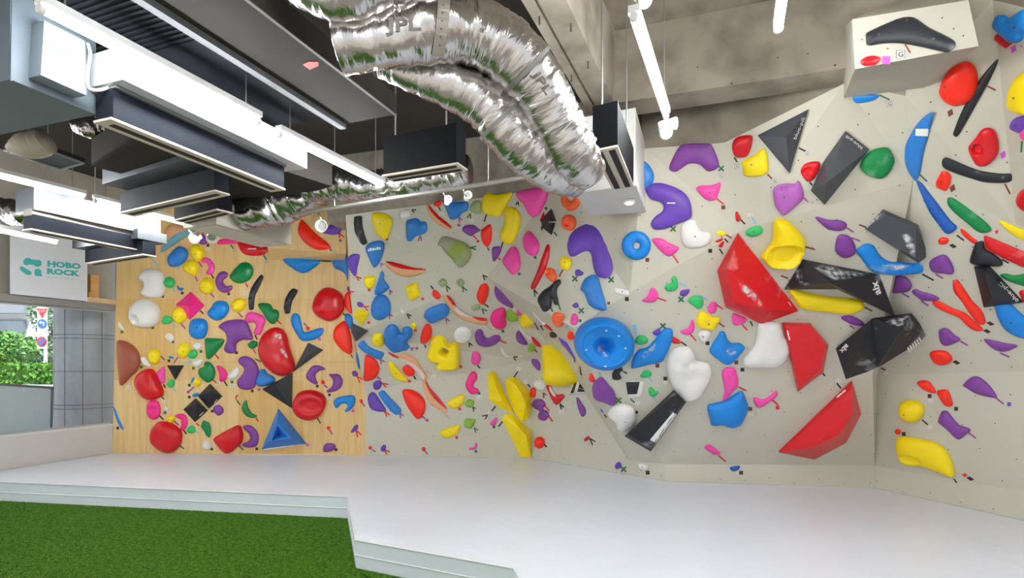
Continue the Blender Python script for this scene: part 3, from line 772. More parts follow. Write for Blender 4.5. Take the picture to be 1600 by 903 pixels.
# framed dark grille, far left
gq = [atz(x, y, 3.1) for x, y in ((5, 234), (96, 264), (133, 254), (72, 232))]
go_ = obj('ceiling_grille', *prism(gq, Vector((0, 0, .03))), mat('grille_dark', '33383c', rough=.5)); tag(go_, 'dark framed ceiling grille under the pale unit at far left', 'grille')
fr_ = []
for i in range(4):
    a, b = gq[i], gq[(i + 1) % 4]; c = (gq[0] + gq[2]) / 2
    fr_.append(prism([a, b, b + (c - b) * .06, a + (c - a) * .06], Vector((0, 0, -.012))))
obj('grille_frame', *merge(*fr_), mat('grille_edge', 'a7adb0', rough=.4, metal=.3), parent=go_)
# ceiling-hung unit in front of the plywood
o, q, d, n = ebx('ceiling_unit', (338, 350), (455, 382), 2.86, .42, .42, mat('unit_beige', 'c6c0b4', rough=.5), left=True)
tag(o, 'beige grey ceiling unit hanging in front of the plywood section', 'air conditioner')
obj('under_panel', *prism([Vector((p.x, p.y, 2.852)) for p in (q[0] + n * .05 + d * .05, q[1] + n * .05 - d * .05, q[2] - n * .05 - d * .05, q[3] - n * .05 + d * .05)], Vector((0, 0, .008))), mat('unit_beige_light', 'd6d2c8', rough=.45), parent=o)
# white boxed soffit with a downlight
s0, s1 = atz(898, 302, 3.0), atz(993, 290, 3.0); s2 = atz(1009, 332, 3.0); s3 = atz(922, 336, 3.0)
so = obj('boxed_soffit', *prism([s0, s1, s2, s3], Vector((0, 0, .62))), mat('soffit_white', 'd9d7d2', rough=.5, var=.03)); tag(so, 'white boxed soffit with a round downlight beside the black diffuser', 'soffit')
obj('soffit_band', *prism([p + (p - (s0 + s2) / 2).normalized() * .008 + Vector((0, 0, .004)) for p in (s0, s1, s2, s3)], Vector((0, 0, .072))), mat('soffit_band_white', 'ebebe8', rough=.45), parent=so)
dc = atz(983, 313, 3.0)
dn = [dc + Vector((math.cos(k * PI / 10) * .052, math.sin(k * PI / 10) * .052, -.004)) for k in range(20)]
LAMP = mat('downlight_glow', 'fff6e8', emit=4.0)
obj('downlight', *prism(dn, Vector((0, 0, -.022))), mat('downlight_ring', 'f2f0ea', rough=.4), parent=so)
obj('downlight_lens', *prism([dc + Vector((math.cos(k * PI / 8) * .03, math.sin(k * PI / 8) * .03, -.028)) for k in range(16)], Vector((0, 0, -.004))), LAMP, parent=so)

# ---------------------------------------------------------------- foil ducts
def foilmat():
    m = bpy.data.materials.new('aluminium_foil'); m.use_nodes = True
    nt = m.node_tree; b = nt.nodes['Principled BSDF']
    b.inputs['Base Color'].default_value = hexc('c2bfbd'); b.inputs['Metallic'].default_value = 1.0; b.inputs['Roughness'].default_value = 0.228
    tc = nt.nodes.new('ShaderNodeTexCoord')
    n = nt.nodes.new('ShaderNodeTexNoise'); n.inputs['Scale'].default_value = 1.0; n.inputs['Detail'].default_value = 3; n.inputs['Distortion'].default_value = .5
    mp = nt.nodes.new('ShaderNodeMapping'); mp.inputs['Scale'].default_value = (9, 38, 1); nt.links.new(tc.outputs['UV'], mp.inputs['Vector']); nt.links.new(mp.outputs[0], n.inputs['Vector'])
    bp = nt.nodes.new('ShaderNodeBump'); bp.inputs['Strength'].default_value = 0.34; bp.inputs['Distance'].default_value = 0.02
    nt.links.new(n.outputs['Fac'], bp.inputs['Height']); nt.links.new(bp.outputs['Normal'], b.inputs['Normal'])
    return m
FOIL = foilmat()
def foil(label, ctrl, nm='foil_duct', seg=36, n=18, amp=.045):
    """ctrl: px, py, depth, radius in metres"""
    c3 = [tuple(at(x, y, Y)) + (r,) for x, y, Y, r in ctrl]
    sp_ = spline(c3, n); V_, F_ = [], []
    P_ = [Vector(s[:3]) for s in sp_]; N_p = len(P_)
    ph = random.uniform(0, 9); upv = Vector((0, 0, 1))
    rj = [random.uniform(-1, 1) for _ in P_]
    for i, p in enumerate(P_):
        t = (P_[min(i + 1, N_p - 1)] - P_[max(i - 1, 0)]).normalized()
        a = t.cross(upv).normalized(); b = a.cross(t).normalized()
        for k in range(seg):
            w = 2 * PI * k / seg
            rr = sp_[i][3] * (1 + amp * math.sin(w * 3 + i * .4 + ph) * math.sin(i * .25 + ph) + amp * .30 * random.uniform(-1, 1) + amp * .45 * rj[i] * (1 + .6 * math.sin(w * 2 + i * .7)))
            V_.append(p + (a * math.cos(w) + b * math.sin(w)) * rr)
    for i in range(N_p - 1):
        for k in range(seg): F_.append((i * seg + k, i * seg + (k + 1) % seg, (i + 1) * seg + (k + 1) % seg, (i + 1) * seg + k))
    F_ += [tuple(range(seg)), tuple(range((N_p - 1) * seg, N_p * seg))]
    o = obj(nm, V_, F_, FOIL, smooth=True); tag(o, label, 'duct')
    uv = o.data.uv_layers.new(name='uv'); Ls = [0.0]
    for a_, b_ in zip(P_, P_[1:]): Ls.append(Ls[-1] + (b_ - a_).length)
    for poly in o.data.polygons:
        ks = [o.data.loops[l].vertex_index % seg for l in poly.loop_indices]; wrap = max(ks) - min(ks) > seg / 2
        for l, k in zip(poly.loop_indices, ks):
            vi = o.data.loops[l].vertex_index
            uv.data[l].uv = (((k + (seg if wrap and k < seg / 2 else 0)) / seg), Ls[vi // seg])
    return o, P_, sp_
def band(par, P_, sp_, i, w=.022, m=None):
    t = (P_[min(i + 1, len(P_) - 1)] - P_[i - 1]).normalized()
    obj('strap', *tube([P_[i] - t * w / 2, P_[i] + t * w / 2], sp_[i][3] * 1.06, 24), m or mat('strap_grey', '8f9190', rough=.35, metal=.6), parent=par, smooth=True, angle=40)
fA, PA, SA = foil('large foil flexible duct running on top, printed JPL twice', [(530, 72, 2.75, .135), (600, 62, 2.75, .135), (660, 50, 2.78, .15), (730, 48, 2.85, .165), (790, 78, 2.92, .165), (835, 128, 3.0, .16), (868, 190, 3.08, .15), (900, 245, 3.16, .14), (925, 275, 3.25, .10)])
band(fA, PA, SA, int(len(PA) * .585)); band(fA, PA, SA, int(len(PA) * .86), .01)
fB, PB_, SB_ = foil('second foil flexible duct running below the printed one', [(600, 95, 2.98, .09), (640, 112, 2.98, .10), (700, 132, 3.0, .12), (755, 160, 3.05, .14), (795, 205, 3.1, .14), (835, 245, 3.18, .135), (870, 270, 3.28, .125), (905, 285, 3.4, .09)])
band(fB, PB_, SB_, int(len(PB_) * .52))
fC, PC_, SC_ = foil('short foil duct end entering at the top edge of the photo', [(450, -40, 2.6, .10), (490, -22, 2.6, .12), (545, -14, 2.62, .145), (610, -42, 2.66, .15), (660, -90, 2.7, .15)])
fD, _, _ = foil('crumpled foil duct lying behind the diffusers along the plywood top', [(300, 356, 5.3, .08), (335, 340, 5.3, .10), (365, 331, 5.3, .16), (400, 328, 5.2, .17), (440, 318, 5.2, .18), (475, 310, 5.1, .13), (500, 300, 5.1, .10)], amp=.12)
fE, _, _ = foil('crumpled foil duct behind the tube light along the grey wall top', [(478, 300, 5.0, .10), (505, 292, 4.95, .12), (530, 286, 4.9, .15), (570, 290, 4.85, .13), (620, 287, 4.75, .12), (670, 280, 4.65, .13), (708, 268, 4.6, .15), (730, 262, 4.55, .12)], amp=.10)
fF, _, _ = foil('foil duct stub entering the galvanised plenum at the far left edge', [(-40, 330, 5.6, .13), (-5, 330, 5.5, .13), (20, 331, 5.4, .12), (40, 334, 5.3, .10)], amp=.08)
fG, _, _ = foil('small foil duct elbow between the pale unit and the plenum', [(118, 196, 4.2, .05), (138, 200, 4.2, .075), (160, 203, 4.25, .07), (185, 215, 4.3, .04), (215, 222, 4.35, .08), (250, 225, 4.4, .07)], amp=.14)
fx, _, _ = foil('beige corrugated flexible hose under the pale unit at far left', [(15, 232, 3.4, .03), (35, 228, 3.4, .07), (55, 226, 3.4, .08), (72, 220, 3.4, .075)], amp=.03)
rods(fx, [at(45, 226, 3.4)], .004)
fx.data.materials.clear(); fx.data.materials.append(mat('hose_beige', 'b5ab98', rough=.5))
# printing and the perforated strap on the big duct
def on_duct(px, py): # nearest front surface of the big duct
    bvh = BVHTree.FromPolygons([fA.matrix_world @ v.co + fA.location if False else v.co + fA.location for v in fA.data.vertices], [tuple(p.vertices) for p in fA.data.polygons])
    return bvh
bvA = on_duct(0, 0)
PRN = mat('print_grey_foil', '77706a', rough=.5)
def duct_print(t, x0, y0, x1, y1, hpx, bold=.02, nm='lettering'):
    vs, fs = text_geo(t, bold)
    dx, dy = x1 - x0, y1 - y0; L = math.hypot(dx, dy); nx, ny = dy / L, -dx / L
    out = []
    bmt = bmesh.new(); vv = [bmt.verts.new((v[0], v[1], 0)) for v in vs]
    for f in fs:
        try: bmt.faces.new([vv[i] for i in f])
        except ValueError: pass
    bmesh.ops.triangulate(bmt, faces=bmt.faces)
    bmesh.ops.subdivide_edges(bmt, edges=[e for e in bmt.edges if e.calc_length() > .15], cuts=2, use_grid_fill=True)
    bmesh.ops.triangulate(bmt, faces=bmt.faces); bmt.verts.index_update()
    for v in bmt.verts:
        px = (x0 + x1) / 2 + dx * v.co.x + nx * hpx * v.co.y; py = (y0 + y1) / 2 + dy * v.co.x + ny * hpx * v.co.y
        d = ray(px, py).normalized(); loc, nn, i, ds = bvA.ray_cast(O, d)
        if loc is None: loc = at(px, py, 2.7)
        out.append(loc - d * .006)
    F_ = [tuple(v.index for v in f.verts) for f in bmt.faces]; bmt.free()
    obj(nm, out, F_, PRN, parent=fA)
duct_print('JPL', 602, 42, 658, 40, 29, .04)
duct_print('JPL', 834, 113, 857, 147, 18, .03)
duct_print('8"', 750, 46, 761, 48, 8, .0)
st_v = []
sx = [(694, 0), (693, 22), (690, 50), (687, 75), (684, 88)]
sv_, sf_ = [], []
for x, y in [(x, y) for x, y in spline([(695, -25), (694, 0), (692, 30), (688, 62), (684, 88)], 6)]:
    for dx in (-9.5, 9.5):
        d = ray(x + dx, y).normalized(); loc, nn, i, ds = bvA.ray_cast(O, d)
        if loc is None: loc = at(x + dx, y, 2.72)
        sv_.append(loc - d * .012)
sf_ = [(2 * i, 2 * i + 1, 2 * i + 3, 2 * i + 2) for i in range(len(sv_) // 2 - 1)]
hs = obj('hanger_strap', sv_, sf_, mat('strap_galv', 'a19a90', rough=.45, metal=.4), parent=fA)
hv = []
for y in (8, 20, 33, 45, 58, 71):
    d = ray(693.5 - y * .09, y).normalized(); loc, nn, i, ds = bvA.ray_cast(O, d)
    if loc is not None: hv.append(disc(loc - d * .015, -d, .0045, 8))
obj('strap_hole', *merge(*hv), mat('hole_dark', '4d4943'), parent=hs)

# ---------------------------------------------------------------- lamps
TUBE = bpy.data.materials.new('led_tube'); TUBE.use_nodes = True
_b = TUBE.node_tree.nodes['Principled BSDF']; _b.inputs['Emission Color'].default_value = (.95, .98, 1, 1); _b.inputs['Emission Strength'].default_value = 36
BAT = mat('batten_white', 'e4e4e2', rough=.4)
def lamp3(a, b, label, r=.017, hang=True, grp='tube lights under the ceiling'):
    d = (b - a).normalized(); s = d.cross(Vector((0, 0, 1))).normalized()
    o = empty('tube_light', (a + b) / 2, label, 'lamp', grp)
    bt = [a + s * .028 + Vector((0, 0, .022)), b + s * .028 + Vector((0, 0, .022)), b - s * .028 + Vector((0, 0, .022)), a - s * .028 + Vector((0, 0, .022))]
    obj('batten', *prism(bt, Vector((0, 0, .035))), BAT, parent=o)
    obj('tube', *tube([a + d * .02, b - d * .02], r, 10), TUBE, parent=o, smooth=True)
    for p in (a, b): obj('end_cap', *tube([p - d * .002, p + d * .02 if p is a else p - d * .02], r * 1.25, 10), BAT, parent=o, smooth=True, angle=50)
    if hang: rods(o, [a + d * .1 + Vector((0, 0, .05)), b - d * .1 + Vector((0, 0, .05))], .004)
    return o
def lamp(p0, p1, z, label, **k): return lamp3(atz(*p0, z), atz(*p1, z), label, **k)
lamp((60, 12), (405, 190), 3.1, 'long bright tube light across the top left, nearest to the pale unit')
lamp((435, 209), (598, 290), 3.1, 'tube light ending above the crumpled foil by the grey wall')
lamp((-260, 211), (133, 308), 3.1, 'tube light at the left edge above the galvanised plenum')
lamp((147, 313), (318, 357), 3.1, 'tube light ending at the spotlights over the plywood')
lamp((-160, 328), (90, 379), 2.9, 'tube light at the left edge just over the sign board')
t1 = lamp((990, 25), (1041, 182), 3.3, 'single hanging tube light left of the cross beam')
lamp((1233, -70), (1216, 46), 3.6, 'tube light at the top edge right of the hanging one', r=.022)
# added fill lamps, overhead and out of view, to brighten mat and wall
for (x, y) in ((-4.4, .4), (-2.6, .9), (-.7, .8), (2.0, 1.5), (2.9, 1.9)):
    p = Vector((x, y, 3.45)); lamp3(p, p + ga * 1.2, 'added fill tube light overhead, out of view', grp='added fill lights out of view')
wv = [atz(1000, -60, 3.5)]
cw = obj('cable', *tube(spline([tuple(atz(x, y, 4.1)) for x, y in ((1215, 50), (1190, 62), (1160, 70), (1100, 78), (1060, 84), (1030, 92))], 5), .006, 6), mat('cable_grey', 'c9c4ba', rough=.5), smooth=True)
tag(cw, 'thin white cable sagging across the slab between the tube lights', 'cable')
# lighting track along the wall top
ra, rb = atz(297, 361, 2.98), atz(938, 258, 2.98)
tr_ = obj('lighting_track', *tube([ra, rb], .017, 10), mat('track_grey', 'a8a49c', rough=.4, metal=.4), smooth=True); tag(tr_, 'long thin grey lighting track running along the top of the wall', 'lighting track')
rods(tr_, [ra.lerp(rb, t) for t in (.1, .45, .8)], .004)
CHR = mat('spot_white', 'ecebe8', rough=.3)
SIL = mat('reflector', 'c9c9c6', rough=.25, metal=.8)
GLOW = mat('spot_glow', 'fff4e0', emit=5.0)
def spot(label, px, py, dirpx, r=.055, Y=None, arm=None, dirv=None):
    Y = Y or ((2.9 - CZ) * F / (HY - py)); c = at(px, py, Y)
    o = empty('spotlight', c, label, 'spotlight', 'clip spotlights')
    dv = (dirv or Vector((.2, -.6, -.5))).normalized()
    up_ = dv.orthogonal().normalized(); s_ = dv.cross(up_)
    prof = [(-.10, .018), (-.08, .024), (-.05, .026), (-.02, r * .8), (.01, r), (.02, r * 1.05), (.02, r * .92), (-.005, r * .7), (-.02, .02)]
    V_, F_ = [], []
    n = 20
    for x, rr in prof:
        for k in range(n):
            w = 2 * PI * k / n; V_.append(c + dv * x + (up_ * math.cos(w) + s_ * math.sin(w)) * rr)
    for i in range(len(prof) - 1):
        for k in range(n): F_.append((i * n + k, i * n + (k + 1) % n, (i + 1) * n + (k + 1) % n, (i + 1) * n + k))
    F_.append(tuple(range(n)))
    obj('shade', V_, F_, CHR, parent=o, smooth=True, angle=50)
    b2 = [c + dv * .004 + (up_ * math.cos(2 * PI * k / 16) + s_ * math.sin(2 * PI * k / 16)) * r * .62 for k in range(16)]
    obj('bulb', *prism(b2, -dv * .03), GLOW if 'lit' in label else SIL, parent=o)
    if arm is not None: obj('arm', *tube([c - dv * .07, arm], .008, 6), SIL, parent=o, smooth=True)
    return o
def rail_pt(px): 
    t = (px - 297) / (938 - 297); 
    lo_, hi_ = 0, 1
    for _ in range(30):
        m_ = (lo_ + hi_) / 2; q_ = ra.lerp(rb, m_); x_ = CX + F * q_.x / q_.y
        if x_ < px: lo_ = m_
        else: hi_ = m_
    return ra.lerp(rb, lo_)
for px, py, lab, dvv in ((305, 371, 'white spotlight at the left end of the track over the plywood', (.0, -1, -.25)), (331, 371, 'white spotlight second from the left end of the track', (.5, -.6, -.6)), (503, 353, 'white spotlight pointing at us between the red and purple half holds', (-.05, -1, -.2)), (700, 312, 'tiny white spotlight over the blue hold at the wall top', (.2, -1, 0)), (731, 305, 'tiny white spotlight right of the other one over the blue hold', (.2, -1, 0))):
    rp = rail_pt(px - (8 if px > 490 else 0))
    spot(lab, px, py, None, r=.055 if px < 600 else .03, Y=rp.y - .03, arm=rp, dirv=Vector(dvv))
pe = atz(1041, 182, 3.3)
spot('lit white spotlight facing left at the end of the hanging tube light', 1040, 206, None, r=.045, Y=pe.y, arm=pe, dirv=Vector((.1, -.8, -.55)))
spot('lit white spotlight facing right at the end of the hanging tube light', 1052, 193, None, r=.04, Y=pe.y - .05, arm=pe, dirv=Vector((.7, -.5, -.15)))
spot('lit white spotlight at the top edge left of the hanging tube light', 1006, 0, None, r=.04, Y=3.0, arm=atz(1003, -30, 3.6), dirv=Vector((.3, -.6, -.6)))

# light
w = bpy.data.worlds.new('daylight'); bpy.context.scene.world = w; w.use_nodes = True
bg = w.node_tree.nodes['Background']; bg.inputs[0].default_value = (0.95, 0.98, 1.0, 1); bg.inputs[1].default_value = 0.36

def spotlamp(px, py, z, tx, ty, power, ang=50, blend=.9, src=None):
    l = bpy.data.lights.new('spot_lamp', 'SPOT'); l.energy = power * .3; l.spot_size = math.radians(ang); l.spot_blend = blend; l.shadow_soft_size = .06; l.color = (1, .98, .95)
    o = bpy.data.objects.new('spot_lamp', l); C.objects.link(o)
    o.location = src if src else atz(px, py, z)
    tgt, n = hit(tx, ty)
    o.rotation_euler = (tgt - o.location).to_track_quat('-Z', 'Y').to_euler()
    return o
spotlamp(503, 357, 2.85, 498, 445, 60)
spotlamp(700, 316, 2.85, 712, 412, 30)
spotlamp(731, 309, 2.85, 885, 345, 26)
spotlamp(305, 376, 2.85, 285, 432, 60)
spotlamp(331, 376, 2.85, 230, 480, 70, 75)
spotlamp(1040, 215, 3.0, 1040, 330, 18, 70, src=pe + Vector((0, .05, -.2)))
spotlamp(1060, 195, 3.0, 1370, 200, 34, 60, src=pe + Vector((.15, 0, -.12)))

